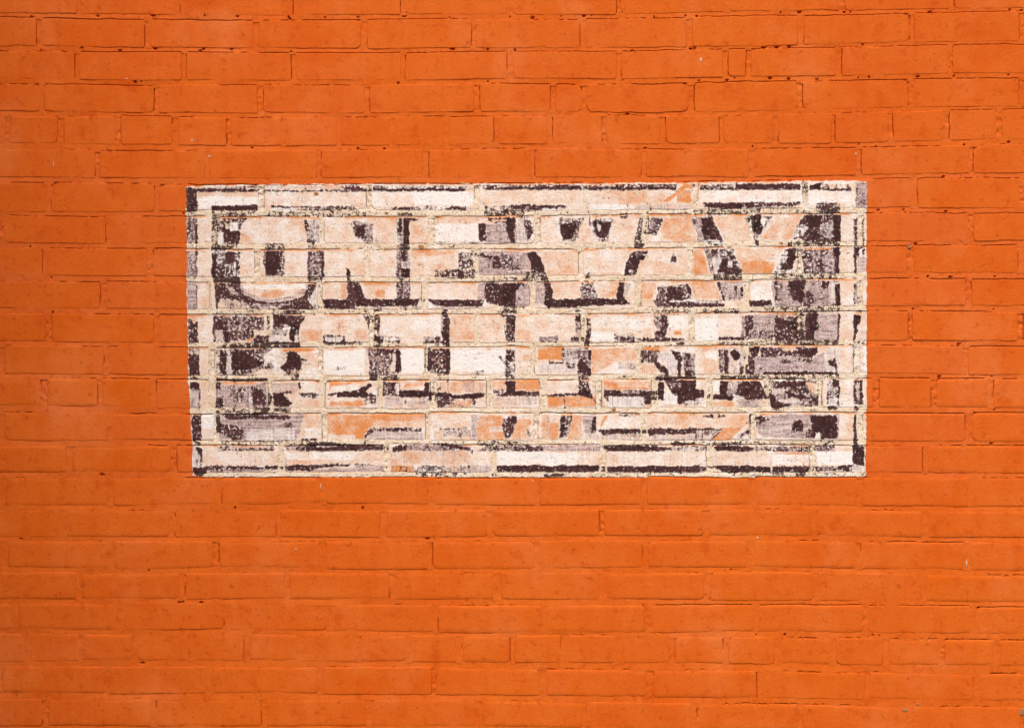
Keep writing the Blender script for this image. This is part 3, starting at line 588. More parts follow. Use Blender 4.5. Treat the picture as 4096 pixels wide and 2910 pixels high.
A(6,[(0,1236),(312,1240),(302,1300),(0,1302)],.8,.8); A(6,[(400,1292),(460,1240),(700,1230),(940,1210),(1100,1230),(1262,1270),(1252,1302),(400,1302)],.42,.9); A(6,[(408,1262),(565,1238),(545,1302),(398,1302)],.9,.7); A(6,[(880,1226),(1000,1228),(1242,1270),(1232,1298),(1020,1272)],.9,.5); A(6,[(1420,1250),(1895,1240),(1895,1310),(1320,1302)],.55,.8); A(6,[(1255,1295),(1282,1295),(1272,1352)],.86)
A(6,R(380,1312,1240,1450),0,.25,-.3); A(6,R(0,1320,290,1450),0,.1,-.2); A(6,R(1540,1320,1895,1455),0,0,.6)
A(6,[(0,1446),(200,1450),(200,1470),(0,1465)],.75); A(6,R(0,1462,330,1552),.15,.8,-.2); A(6,[(380,1460),(650,1470),(720,1552),(400,1532)],.35,.1,-1.0); A(6,R(640,1470,1000,1562),.52,.3,.3); A(6,R(1000,1470,1212,1562),.36,.6); A(6,R(1220,1460,1490,1545),.15,.7); A(6,R(1218,1460,1242,1530),.8); A(6,R(1535,1464,1895,1536),.9); A(6,R(700,1542,1100,1578),.52); A(6,R(1480,1540,1535,1570),.7)
# window 7
A(7,R(150,68,362,134),.5,.9); A(7,R(498,72,582,122),.86,.9); A(7,[(550,0),(612,0),(590,92),(560,62)],.32,.8); A(7,[(680,0),(722,0),(702,130),(662,222),(636,152)],.9); A(7,R(960,40,1192,132),.72,.3); A(7,R(970,40,1180,70),.35); A(7,[(1200,80),(1398,90),(1398,0),(1542,0),(1512,80),(1740,88),(1722,112),(1300,122),(1220,102)],.75); A(7,R(1620,10,1702,50),0,0,-1.3); A(7,R(722,20,958,118),0,0,1.0); A(7,[(1630,140),(1732,130),(1722,162),(1640,162)],.75)
A(7,R(140,190,400,322),0,0,-1.2); A(7,R(150,370,560,460),.03,.5,.3); A(7,R(260,342,430,362),.75); A(7,R(398,200,440,332),.62); A(7,[(440,190),(620,190),(580,400),(470,412),(430,362)],.32,.6,.4); A(7,[(440,330),(500,400),(550,390),(520,415),(455,400)],.8); A(7,R(570,215,722,492),.5,.9); A(7,[(578,315),(622,330),(722,420),(712,492),(578,452)],.9,.5); A(7,R(690,220,722,322),.93); A(7,R(640,160,690,230),.6)
A(7,[(722,200),(1222,200),(1202,330),(960,342),(800,462),(732,462)],0,0,-.75); A(7,R(1000,350,1202,422),.25,.5); A(7,[(1240,208),(1462,220),(1432,342),(1260,352)],.68,.3); A(7,R(1240,195,1450,222),.1,0,-1.2); A(7,[(1450,240),(1580,250),(1662,330),(1642,482),(1560,472),(1520,370),(1440,320)],.04,.5,.7); A(7,[(1390,328),(1552,418),(1562,484),(1528,484),(1440,424)],.9); A(7,[(1560,208),(1682,240),(1702,300),(1692,482),(1650,462),(1650,322)],.88,.6); A(7,[(1700,240),(1850,250),(1842,502),(1732,502)],.45,.8); A(7,[(1738,418),(1812,440),(1802,532),(1738,512)],.86); A(7,[(1750,240),(1790,270),(1760,400),(1740,380)],.8); A(7,R(1250,380,1420,480),0,0,-.5)
A(7,R(1410,500,1852,542),.9)
A(7,R(0,545,165,662),0,0,-1.0); A(7,R(0,672,157,712),.9,.6); A(7,R(0,720,130,812),.12,.5,.3)
A(7,R(240,560,560,670),0,0,.15); A(7,R(250,715,770,830),0,0,-.95); A(7,[(238,702),(420,682),(578,680),(578,540),(662,528),(722,680),(745,742),(600,704),(440,708),(250,722)],.92,.5); A(7,[(575,500),(660,500),(700,600),(690,640),(580,640)],.68); A(7,R(420,735,442,852),.75); A(7,[(720,560),(772,590),(772,722),(742,702)],.3,.4); A(7,[(740,750),(785,760),(770,810)],.6)
A(7,R(850,562,1362,642),0,0,-1.0); A(7,R(1010,570,1340,620),0,0,-.55); A(7,R(850,648,1322,712),.9,.6); A(7,[(1020,652),(1300,656),(1240,692),(1030,688)],.5,.6); A(7,[(1240,658),(1372,660),(1362,802),(1300,802)],.86); A(7,[(880,712),(1290,722),(1280,822),(900,822)],.12,.4,.6); A(7,[(850,708),(905,718),(900,812)],.8)
A(7,[(1410,538),(1852,538),(1852,640),(1895,650),(1895,730),(1740,792),(1640,792),(1620,720),(1560,640),(1500,540)],.93); A(7,R(1438,560,1500,752),.95); A(7,[(1500,640),(1642,700),(1642,802),(1500,782)],.06,.2,.9); A(7,[(1540,560),(1700,560),(1680,640),(1560,630)],.65,.2,.6); A(7,[(1700,770),(1895,740),(1895,812),(1720,812)],.3,.5,.5); A(7,R(1855,560,1895,630),0,0,.3)
A(7,[(10,1110),(32,1070),(62,1155),(20,1155)],.45); A(7,[(158,1010),(175,1015),(205,1145),(185,1145)],.7); A(7,R(180,905,262,1182),0,0,-.65); A(7,R(230,920,262,1160),.1,.6); A(7,[(262,1000),(370,1000),(352,1182),(262,1182)],0,0,-1.0); A(7,[(388,918),(512,930),(482,1152),(366,1172)],.6,.5); A(7,[(388,940),(432,940),(412,1155),(368,1142)],.9); A(7,[(520,912),(630,920),(602,1182),(460,1182)],0,0,-.75); A(7,R(390,898,520,930),0,0,-1); A(7,R(630,920,762,1118),.2,.9,.2); A(7,[(740,938),(772,938),(772,1102),(708,1114)],.86); A(7,R(780,935,1280,1060),0,0,.15); A(7,[(860,920),(902,920),(842,1030),(808,1050)],0,0,-1.3)
A(7,[(1010,903),(1222,903),(1202,925),(1020,930)],.55); A(7,[(768,1072),(1252,1066),(1252,1108),(860,1132)],.88); A(7,R(640,1120,1262,1182),.2,.45); A(7,R(1320,930,1895,1060),0,0,-.3); A(7,[(1320,1070),(1895,1060),(1895,1115),(1340,1132)],.84,.4); A(7,R(1340,1132,1895,1196),.14,.5,.2); A(7,R(1780,905,1895,925),.45)
A(7,R(310,1200,760,1245),.32); A(7,R(1030,1200,1600,1242),.28); A(7,R(1588,1212,1895,1258),.86)
A(7,R(0,1250,202,1308),.75,.8); A(7,R(202,1245,840,1306),.18,.85); A(7,[(840,1244),(1340,1248),(1582,1270),(1582,1302),(880,1302)],.92,.7); A(7,R(1582,1260,1895,1302),.4,.5,.4)
A(7,R(0,1320,680,1455),0,0,.4); A(7,R(215,1330,435,1455),0,0,1.1); A(7,R(880,1320,1895,1450),0,.15,.1); A(7,R(0,1466,802,1530),.95); A(7,R(888,1468,1895,1530),.92); A(7,R(210,1552,420,1580),.86); A(7,R(440,1542,1200,1580),.36); A(7,R(1200,1530,1895,1566),.42)
# window 8
A(8,R(0,0,240,120),0,0,.95); A(8,R(250,72,542,107),.95); A(8,R(498,0,560,80),.4,.8); A(8,R(560,0,860,102),.52,.85); A(8,R(545,0,580,80),.8); A(8,R(860,0,1292,112),.78,.4); A(8,R(1200,0,1292,102),.94); A(8,R(1292,0,1562,112),.1,.95); A(8,R(1548,0,1566,110),.9); A(8,[(1714,0),(1762,0),(1732,112),(1714,102)],.86); A(8,R(1762,0,1862,112),.05,.4); A(8,R(1572,0,1712,112),0,0,-.45)
A(8,R(250,118,860,160),.52); A(8,R(860,102,1562,160),.62); A(8,R(1714,110,1842,152),.52,.4)
A(8,[(10,190),(250,190),(250,452),(10,452)],0,0,-.2); A(8,[(100,232),(242,222),(242,332),(120,302)],0,0,.8); A(8,R(360,175,600,480),.22,.35); A(8,R(260,208,356,462),.55,.5); A(8,R(320,225,357,462),.94); A(8,R(258,210,280,460),.7); A(8,[(380,240),(430,205),(492,260),(482,312),(430,325)],1.0); A(8,[(590,188),(702,180),(682,282),(620,292)],.94); A(8,[(700,188),(1322,188),(1332,240),(1250,292),(960,272),(720,292)],.74,.6); A(8,R(940,170,1110,225),.25,.2,-.5); A(8,[(1100,220),(1322,188),(1262,292),(1160,262)],.96); A(8,[(600,290),(1260,290),(1400,240),(1420,460),(640,462),(590,380)],.22,.95,.2); A(8,R(580,280,642,482),.75,.6); A(8,R(930,318,1052,352),.66); A(8,R(1050,300,1330,340),.5,.9); A(8,[(1420,200),(1562,190),(1552,462),(1420,462)],.06,.5,.6); A(8,[(1438,340),(1510,298),(1542,382),(1535,462),(1502,382),(1460,372)],.9,.8); A(8,R(740,452,1542,478),.86); A(8,R(480,370,520,480),.75)
A(8,R(1720,175,1862,455),.1,.1,.25); A(8,R(1704,150,1728,452),.55); A(8,[(1820,180),(1862,180),(1862,460),(1820,420)],0,0,.9)
A(8,R(270,488,452,532),.75); A(8,R(500,478,742,532),.65); A(8,R(742,474,1562,526),.48)
A(8,R(0,645,102,730),.9,.3); A(8,R(0,735,102,805),.3,.4,.5); A(8,R(200,555,272,662),0,0,1.0); A(8,[(200,770),(400,760),(420,822),(200,822)],0,0,-.8); A(8,R(360,550,520,702),.42,.5); A(8,[(270,555),(362,560),(352,700),(432,720),(402,752),(198,742),(198,700),(270,690)],.95,.5); A(8,[(500,548),(692,548),(745,640),(742,742),(620,792),(520,722),(440,690)],.9,.6); A(8,[(400,690),(470,680),(500,730),(430,740)],.2,.2,.8); A(8,[(440,742),(742,742),(690,822),(480,822)],.2,.8)
A(8,[(800,550),(1342,540),(1342,832),(810,802)],.52,.75); A(8,[(870,560),(1192,550),(1192,602),(900,622)],.9,.5); A(8,[(950,655),(1060,680),(1332,740),(1332,812),(1240,742),(1040,742)],.9,.4); A(8,[(798,680),(832,680),(900,780),(1052,802),(950,832),(860,884),(820,802)],.97,.5); A(8,[(840,622),(1000,642),(960,682),(830,692)],.1,.5,.4); A(8,[(1200,560),(1332,580),(1322,702),(1250,662)],.12,.1,-.6); A(8,[(1060,600),(1250,640),(1220,690),(1040,650)],.7); A(8,[(880,760),(1050,720),(1200,780),(1040,800)],.15,.5,.2)
A(8,R(1430,540,1562,812),.35,.5,.7); A(8,[(1488,528),(1562,538),(1542,612),(1500,624)],.96); A(8,R(1544,540,1563,812),.86); A(8,R(1428,660,1450,800),.7)
A(8,R(1718,540,1822,800),.86,.3); A(8,R(1752,565,1788,765),.36,.6); A(8,[(1720,800),(1785,850),(1740,882)],.75); A(8,R(850,840,960,890),.52); A(8,R(1440,820,1542,862),.75); A(8,R(960,840,1290,880),.05,.6)
A(8,[(0,910),(600,910),(600,1000),(540,1010),(380,1200),(200,1190),(280,1060),(0,1060)],0,0,-.4); A(8,[(285,1058),(500,1050),(380,1190),(195,1190)],0,0,-1.2); A(8,[(0,1080),(262,1080),(180,1192),(0,1202)],.34,.5); A(8,[(0,1058),(302,1054),(270,1082),(0,1077)],.88); A(8,[(180,1170),(270,1085),(285,1085),(190,1190)],.7); A(8,[(500,1110),(600,1020),(592,1120),(460,1192),(380,1202)],.28,.5,.3); A(8,[(560,1078),(592,1078),(588,1114),(536,1114)],.95); A(8,[(538,1002),(592,982),(560,1012)],.8); A(8,R(90,912,205,936),.75); A(8,R(250,918,335,936),.7); A(8,R(594,908,610,1012),.86); A(8,[(480,1150),(560,1080),(570,1090),(490,1165)],.75)
A(8,[(650,910),(1562,900),(1552,1172),(700,1152),(650,1020)],.12,.95,.2); A(8,[(640,950),(702,928),(835,960),(720,1002),(655,1042)],.75,.6); A(8,[(1078,978),(1172,968),(1172,1082),(1038,1114)],.9,.95); A(8,[(1248,918),(1542,918),(1548,1162),(1370,1184),(1278,1154),(1258,1030)],.93,.3); A(8,[(1278,938),(1470,945),(1470,1114),(1296,1104)],1.1); A(8,[(900,1112),(1260,1090),(1260,1172),(940,1162)],.32,.9); A(8,R(1206,1058,1282,1152),.75); A(8,[(1300,1110),(1350,1105),(1360,1170),(1300,1160)],.1,.3,.5); A(8,[(680,1030),(1050,1030),(1000,1120),(720,1120)],.06,.8,.7); A(8,[(700,905),(820,905),(820,930),(700,930)],.1,0,-.8)
A(8,[(1714,908),(1742,908),(1742,1080),(1772,1192),(1714,1204)],.9); A(8,R(1745,930,1800,1060),.3,.3); A(8,R(0,1205,1505,1247),.42); A(8,R(200,1215,520,1245),.65)
A(8,R(0,1240,132,1302),.52,.5); A(8,[(200,1258),(360,1248),(662,1270),(822,1302),(220,1302)],.92,.7); A(8,R(640,1250,832,1302),.4,.6); A(8,R(842,1250,1262,1312),.62,.7); A(8,R(1310,1240,1512,1308),.58,.8)
A(8,R(160,1320,822,1462),0,.2,.1); A(8,R(842,1340,1252,1452),0,0,.6); A(8,R(860,1316,1250,1345),0,0,-.7); A(8,R(1316,1315,1702,1452),0,0,1.1); A(8,R(1704,1250,1832,1470),.97,.5); A(8,[(1704,1420),(1760,1440),(1830,1480),(1700,1460)],.3,.5)
A(8,R(0,1468,122,1522),.75); A(8,[(178,1464),(822,1470),(822,1542),(640,1532),(420,1552),(300,1522)],.9); A(8,R(842,1468,1232,1534),.9); A(8,R(1300,1468,1702,1522),.62,.8); A(8,R(1580,1465,1702,1480),.9); A(8,[(1706,1462),(1812,1482),(1802,1524),(1706,1514)],.06,.6,.7); A(8,R(400,1542,1850,1582),.36); A(8,R(840,1535,960,1580),.6); A(8,R(1090,1535,1190,1580),.7)
for s in STROKES:
    stroke(*s)

_d = F_D.copy()                     # brush strokes bleed a little up and down
_d[1:] = np.maximum(_d[1:], F_D[:-1]); _d[:-1] = np.maximum(_d[:-1], F_D[1:])
F_D = np.maximum(F_D, 0.55 * _d)

def sample(F, px, py):
    gx = np.clip((px - G0X) / GS, 0, GW - 1.001)
    gy = np.clip((py - G0Y) / GS, 0, GH - 1.001)
    ix, iy = gx.astype(int), gy.astype(int)
    fx, fy = gx - ix, gy - iy
    return (F[iy, ix] * (1 - fx) + F[iy, ix + 1] * fx) * (1 - fy) + (F[iy + 1, ix] * (1 - fx) + F[iy + 1, ix + 1] * fx) * fy

def paint_attrs(px, py):
    sg = sign_distance(px, py)
    w1, w2 = px * 0.5, py * 0.5
    qx = px + 2.2 * noise(w1, w2, 15, 801) + 2.2 * noise(w1, w2, 4.5, 802)
    qy = py + 2.0 * noise(w1, w2, 15, 803) + 2.0 * noise(w1, w2, 4.5, 804)
    px, py = qx, qy
    return dict(dark=sample(F_D, px, py), violet=sample(F_V, px, py), tone=sample(F_T, px, py), sgn=sg)

# ---------------------------------------------------------------- the wall
wall = bpy.data.objects.new("brick_wall", None)
col.objects.link(wall)
wall.empty_display_size = 0.2
wall["label"] = "bright orange painted brick wall around the faded sign"
wall["category"] = "wall"
wall["kind"] = "thing"
sign_part = bpy.data.objects.new("painted_sign", None)
col.objects.link(sign_part)
sign_part["label"] = "faded black and white ONE WAY street sign painted on bare brick"
sign_part["category"] = "painted sign"
sign_part["kind"] = "thing"

def link_split(name, V, Q, material, attrs, cut=False):
    """faces under the old sign belong to the sign, the orange ones to the wall"""
    sg = attrs['sgn']
    f = sg[Q].mean(1) > 0
    for sel, parent in ((f, sign_part), (~f, wall)):
        if sel.sum() < 3:
            continue
        q = Q[sel]
        u, inv = np.unique(q, return_inverse=True)
        Vu, qu, at = V[u], inv.reshape(-1, 4), {k: np.asarray(a)[u] for k, a in attrs.items()}
        left = Vu[qu][:, :, 0].mean(1) < 0
        if name == "mortar_joint" and parent is wall and cut:
            for half in (left, ~left):           # the bed goes on at both sides of the sign
                h_u, h_i = np.unique(qu[half], return_inverse=True)
                link(name, make_mesh(name, Vu[h_u], h_i.reshape(-1, 4), material, {k: a[h_u] for k, a in at.items()}), parent)
            continue
        link(name, make_mesh(name, Vu, qu, material, at), parent)

def spaced(length, step, edge):
    inner = np.linspace(edge[-1], length - edge[-1], max(2, int(round((length - 2 * edge[-1]) / step)) + 1))
    e = np.array(edge)
    return np.concatenate([e[:-1], inner, (length - e[:-1])[::-1]])

def build_brick(i, k):
    b = BR[i][k]
    xl, xr = b['xl'], b['xr']
    cx = (xl + xr) / 2
    cy = (np.interp(cx, XS, TOP[i]) + np.interp(cx, XS, BOT[i])) / 2
    near_sign = xr > 735 and xl < 3480 and 6 <= i <= 14
    L = (xr - xl) * 0.5
    H = float((edge_y(i, cx, 'b') - edge_y(i, cx, 't')) * 0.5)
    if near_sign:
        eu = [0, 0.5, 1.2, 2.2]; su, sv_ = 1.6, 1.6
    else:
        eu = [0, 0.35, 0.9, 1.8, 3.2]; su, sv_ = 7.0, 6.0
    U = spaced(L, su, eu)
    W = spaced(H, sv_, eu)
    DX, DZ = np.meshgrid(U, W)                       # from the left, from the bottom
    R0 = rng.uniform(0.9, 1.7) if i < 12 else rng.uniform(2.2, 4.2)
    e = np.minimum(np.minimum(DX, L - DX), np.minimum(DZ, H - DZ))
    # worn corners
    rad = rng.uniform(1.5, 6.0, 4)
    big = rng.random(4) < 0.22
    rad = np.where(big, rng.uniform(7, 15, 4), rad)
    nx, nz = DX.copy(), DZ.copy()
    for c, (sx, sz) in enumerate(((0, 0), (1, 0), (0, 1), (1, 1))):
        r = min(rad[c], H * 0.4)
        dx = (L - DX) if sx else DX
        dz = (H - DZ) if sz else DZ
        m = (dx < r) & (dz < r)
        a = np.where(m, (r - dx) / r, 0); q = np.where(m, (r - dz) / r, 0)
        ddx = r - r * a * np.sqrt(1 - q * q / 2)
        ddz = r - r * q * np.sqrt(1 - a * a / 2)
        nx = np.where(m, (L - ddx) if sx else ddx, nx)
        nz = np.where(m, (H - ddz) if sz else ddz, nz)
    px = xl + nx * 2
    yt, yb = edge_y(i, np.clip(px, xl, xr), 't'), edge_y(i, np.clip(px, xl, xr), 'b')
    fz = nz / H
    py = yb + (yt - yb) * fz
    X, Z = PX(px), PZ(py)
    WX = wob(X, Z, 11); WZ = wob(X, Z, 31)
    seed = i * 40 + k
    face = 0.28 * noise(X, Z, 45, 60 + seed) + 0.20 * noise(X, Z, 16, 5)
    tiltx, tiltz = rng.normal(0, 0.35), rng.normal(0, 0.35)
    proud = rng.normal(0, 0.25)
    Y = proud + face + tiltx * (DX / L - .5) + tiltz * (DZ / H - .5)
    ee = np.clip(e, 0, R0)
    Y = Y + R0 - np.sqrt(np.maximum(R0 * R0 - (R0 - ee) ** 2, 0))
    # chips along the arrises
    chip = np.clip(noise(X, Z, 9, 77) - 0.55, 0, 1) * np.clip(1 - e / 5.0, 0, 1)
    Y = Y + chip * (3.0 if near_sign else 2.0)
    if near_sign:
        Y = Y + 0.10 * noise(X, Z, 4.0, 9)
    X = X + WX; Z = Z + WZ
    ny, nx_ = X.shape
    V = np.stack([X, Y, Z], -1).reshape(-1, 3)
    Q = grid_faces(nx_, ny)
    # skirt going back into the joint
    idx = np.arange(nx_ * ny).reshape(ny, nx_)
    ring = np.concatenate([idx[0, :-1], idx[:-1, -1], idx[-1, :0:-1], idx[:0:-1, 0]])
    back = V[ring].copy(); back[:, 1] = 13.0
    n0 = len(V)
    V = np.concatenate([V, back])
    rn = np.arange(len(ring)); nxt = (rn + 1) % len(ring)
    S = np.stack([ring[nxt], ring[rn], n0 + rn, n0 + nxt], -1)
    Q = np.concatenate([Q, S])
    attrs = None
    if near_sign:
        apx = V[:, 0] * 2 + 2048
        apy = 1455 - (V[:, 2] - CAMZ / MM) * 2
        attrs = paint_attrs(apx, apy)
        top_d = np.concatenate([(H - DZ).ravel(), (H - DZ).ravel()[ring]])
        ef = np.concatenate([e.ravel(), e.ravel()[ring]])
        worn = np.clip(1.15 - top_d / 4.2, 0, 1) * np.clip(0.55 + noise(V[:, 0], V[:, 2], 30, 3) * 0.9, 0, 1)
        attrs['tone'] = attrs['tone'] - worn * 1.3
        attrs['dark'] = attrs['dark'] * np.clip(1 - 0.6 * (worn > 0.6), 0, 1)
    if near_sign:
        link_split("brick", V, Q, M_SB, attrs)
    else:
        link("brick", make_mesh("brick", V, Q, M_OR), wall)

for i in range(NC):
    for k in range(len(BR[i])):
        build_brick(i, k)

# ---------------------------------------------------------------- mortar: one bed and its head joints for each course
# how often the lower edge of the bed has come away from the bricks under it (left, middle, right)
CRACK = {1: (.62, .60, .66), 2: (.62, .62, .70), 3: (.45, .55, .75), 4: (.35, .45, .50), 5: (.35, .40, .55), 6: (.35, .5, .6),
         7: (.62, .62, .62), 8: (.40, .62, .60), 9: (.30, .50, .60), 10: (.30, .55, .60), 11: (.30, .55, .65), 12: (.35, .5, .6),
         13: (.25, .50, .60), 14: (.15, .50, .55), 15: (.10, .12, .40), 16: (.10, .12, .30), 17: (.06, .10, .32), 18: (.06, .14, .35),
         19: (.08, .22, .60), 20: (.08, .12, .35), 21: (.10, .18, .40), 22: (.12, .20, .50), 23: (.1, .2, .3)}
PITS = [(125, 68), (390, 63), (612, 62), (818, 61), (950, 59), (163, 200), (325, 186), (480, 201), (620, 188), (801, 203), (813, 193), (925, 186),
        (540, 327), (565, 315), (1008, 590), (1153, 64), (1160, 75), (1299, 69), (1432, 68), (1617, 62), (1798, 69), (2040, 68), (1163, 207), (1810, 190),
        (1950, 192), (1592, 331), (1951, 325), (1537, 600), (1432, 595), (2130, 71), (2245, 64), (2336, 63), (2367, 62), (2617, 66), (2742, 62), (2788, 66),
        (2060, 198), (2527, 206), (2763, 194), (2778, 190), (3055, 190), (2491, 320), (2796, 322), (2910, 320), (2939, 312), (3082, 312), (2510, 456),
        (2580, 594), (3011, 585), (3123, 50), (3198, 49), (3379, 47), (3402, 42), (3720, 47), (4040, 38), (4085, 42), (3107, 188), (3157, 186), (3342, 190),
        (3452, 178), (3156, 315), (3270, 316), (3433, 311), (3477, 308), (3673, 306), (3817, 304), (4034, 300), (3436, 577), (3503, 584), (3857, 578),
        (4036, 568), (3515, 839), (3615, 838), (3775, 705), (3784, 845), (3640, 976), (3663, 974), (3712, 1105), (3803, 1107), (3980, 1105), (3653, 1234),
        (3975, 1236), (3845, 1370), (3835, 1376), (3758, 1505), (3968, 1504), (3978, 1638), (3966, 1773), (733, 854), (120, 985), (205, 1110), (210, 1248),
        (408, 1897), (84, 2153), (595, 2278), (730, 2405), (803, 2408), (715, 2408), (2925, 2277), (1709, 2152), (1450, 2030), (3025, 2538), (3140, 2536),
        (3490, 2540), (3518, 2540), (570, 2650), (940, 2030), (1330, 850), (2590, 851), (2498, 1507), (1545, 855)]

def build_mortar(i):
    """bed between course i-1 (above) and course i (below), with the head joints of course i-1"""
    V_all, Q_all = [], []
    base = 0
    xs = np.arange(-330, 4430, 4.0 if 6 <= i <= 15 else 5.0)
    pits = [p for p in PITS if abs(p[1] - (np.interp(p[0], XS, TOP[i]) + np.interp(p[0], XS, BOT[i - 1])) / 2) < 40]
    extra = [p[0] + o for p in pits for o in (-5.5, -4, -2.5, -1, 1, 2.5, 4, 5.5)]
    xs = np.unique(np.concatenate([xs, np.array(extra)])) if extra else xs
    X = PX(xs)
    yl = edge_y(i, xs, 't') if i in BR else np.interp(xs, XS, TOP[i])
    yu = edge_y(i - 1, xs, 'b')
    zl, zu = PZ(yl), PZ(yu)
    zl = zl + wob(X, zl, 31); zu = zu + wob(X, zu, 31)
    zu = np.maximum(zu, zl + 3.0)
    gap = zu - zl
    rows_z = [zl - 3, zl + 0.0, zl + 0.75, zl + 1.5]
    for f in (0.26, 0.36, 0.46, 0.56, 0.66, 0.76, 0.86, 0.94):
        rows_z.append(zl + np.maximum(gap * f, 1.5 + 2.0 * f))
    rows_z += [zu + 0.3, zu + 3.5]
    Z = np.stack(rows_z)
    XX = np.broadcast_to(X, Z.shape)
    t = np.clip((Z - zl) / gap, 0, 1.2)
    in_bottom = i >= 11
    dlow = (0.55 if in_bottom else 0.7) + 0.45 * noise(X, X * 0, 90, 200 + i)
    dhigh = (0.95 if in_bottom else 0.9) + 0.75 * noise(X, X * 0, 80, 230 + i) + 0.3 * noise(X, X * 0, 22, 260 + i)
    D = dlow + (dhigh - dlow) * t
    D = D + 0.28 * noise(XX, Z, 12, 300 + i) + 0.16 * noise(XX, Z, 4.5, 340 + i)
    in_sgn = (xs > 744) & (xs < 3467) & (7 <= i <= 15)
    D = D - np.where(in_sgn, 0.5, 0.0) * np.clip(4 * t * (1.1 - t), 0, 1) + np.where(in_sgn, 0.45, 0) * noise(XX, Z, 3.2, 5)
    pr = np.interp(xs, [0, 2048, 4096], CRACK[i])
    pr = np.where(in_sgn, np.maximum(pr, 0.7), pr)
    long_ = 0.5 + 0.5 * noise(X, X * 0, 75, 400 + i)
    short = 0.5 + 0.5 * noise(X, X * 0, 5.5, 430 + i)
    cr = np.clip((pr - (0.62 * long_ + 0.38 * short)) * 6 + 0.35, 0, 1)
    if i in BR:
        for j in JOINTS[i]:
            cr = np.where(np.abs(xs - j) < 16, 0, cr)
    D[1] += 8 * cr; D[2] += 7.0 * cr * np.clip(0.4 + short, 0, 1); D[0] += 8 * cr
    for p in pits:
        zc = float(np.clip(PZ(p[1]), np.interp(p[0], xs, zl) + 2.2, np.interp(p[0], xs, zu) - 2.0))
        rp = rng.uniform(1.3, 3.2)
        el = rng.uniform(0.8, 1.9)
        r = np.hypot((XX - PX(p[0])) / el, (Z - zc)) + 0.5 * noise(XX, Z, 2.2, 91)
        D = D + 9.0 * np.clip(1.25 * (1 - (r / rp) ** 2), 0, 1)
    V_all.append(np.stack([XX, D, Z], -1).reshape(-1, 3))
    Q_all.append(grid_faces(len(xs), len(Z))[:, :])
    base += Z.size
    # head joints of the course above
    c = i - 1
    js = JOINTS[c]
    for k in range(len(js)):
        xl = BR[c][k - 1]['xr'] if k else js[k] - 11
        xr = BR[c][k]['xl'] if k < len(js) - 1 else js[k] + 11
        w = (xr - xl) * 0.5
        u = np.concatenate([[-6, -1.5, 0.2, 0.9, 1.6], np.linspace(2.4, w - 2.4, 5), [w - 1.6, w - 0.9, w - 0.2, w + 1.5, w + 6]])
        yt = float(np.interp(js[k], XS, TOP[c])); yb = float(np.interp(js[k], XS, BOT[c]))
        zt, zb = float(PZ(yt)), float(PZ(yb))
        v = np.linspace(zb - 1.5, zt + 1.8, 30 if 6 <= c <= 14 else 24)
        UU, VV = np.meshgrid(u, v)
        X2 = PX(xl) + UU
        X2 = X2 + wob(X2, VV, 11)
        sh = rng.uniform(0.7, 1.7) if c < 6 else rng.uniform(0.4, 1.5) if c < 15 else rng.uniform(0.3, 1.1)
        D2 = sh + 0.45 * noise(X2, VV, 12, 500 + c) + 0.3 * noise(X2, VV, 4.0, 540 + c)
        rough = rng.random() < (0.4 if c < 15 else 0.2)
        if rough:
            D2 = D2 + np.clip(noise(X2, VV, 6.0, 600 + c), 0, 1) * rng.uniform(1.0, 3.5)
        side = rng.random()
        ln = np.clip((rng.uniform(.3, .75) if c < 15 else rng.uniform(.1, .45)) * 1.3 - (0.5 + 0.5 * noise(VV[:, 0], VV[:, 0] * 0 + js[k], 22, 640)), 0, 0.25) * 4
        ln = ln * (0.5 + 0.5 * (noise(VV[:, 0], VV[:, 0] * 0 + js[k], 4, 660) > -0.4))
        if side < 0.45:
            D2[:, 2] += 6 * ln; D2[:, 3] += 5.5 * ln
        elif side < 0.85:
            D2[:, -3] += 6 * ln; D2[:, -4] += 5.5 * ln
        D2[:, 0] = 6; D2[:, -1] = 6
        V_all.append(np.stack([X2, D2, VV], -1).reshape(-1, 3))
        Q_all.append(grid_faces(len(u), len(v), base))
        base += UU.size
    V = np.concatenate(V_all); Q = np.concatenate(Q_all)
    sign_mat = 6 <= i <= 15
    attrs = None
    if sign_mat:
        ax, ay = V[:, 0] * 2 + 2048, 1455 - (V[:, 2] - CAMZ / MM) * 2
        attrs = paint_attrs(ax, ay)
        # strokes that ran over the joint leave their traces in it
        vert = np.minimum(sample(F_D, ax, ay - 22), sample(F_D, ax, ay + 22))
        hori = np.minimum(sample(F_D, ax - 24, ay), sample(F_D, ax + 24, ay))
        attrs['dark'] = np.maximum(attrs['dark'], 0.88 * np.maximum(vert, hori))
    if sign_mat:
        link_split("mortar_joint", V, Q, M_SM, attrs, 7 <= i <= 14)
    else:
        link("mortar_joint", make_mesh("mortar_joint", V, Q, M_OR), wall)

for i in range(1, NC + 1):
    build_mortar(i)

# ---------------------------------------------------------------- body of the wall and the brickwork outside the view
def box(x0, x1, y0, y1, z0, z1):
    v = [(x0, y0, z0), (x1, y0, z0), (x1, y1, z0), (x0, y1, z0), (x0, y0, z1), (x1, y0, z1), (x1, y1, z1), (x0, y1, z1)]
    q = [(0, 1, 5, 4), (1, 2, 6, 5), (2, 3, 7, 6), (3, 0, 4, 7), (4, 5, 6, 7), (3, 2, 1, 0)]
    return v, q

WX0, WX1, WZ1 = -1330.0, 3200.0, 3400.0
v, q = box(WX0, WX1, 11.0, 320.0, 0.0, WZ1)
link("wall_core", make_mesh("wall_core", v, q, M_OR, smooth=False), wall)
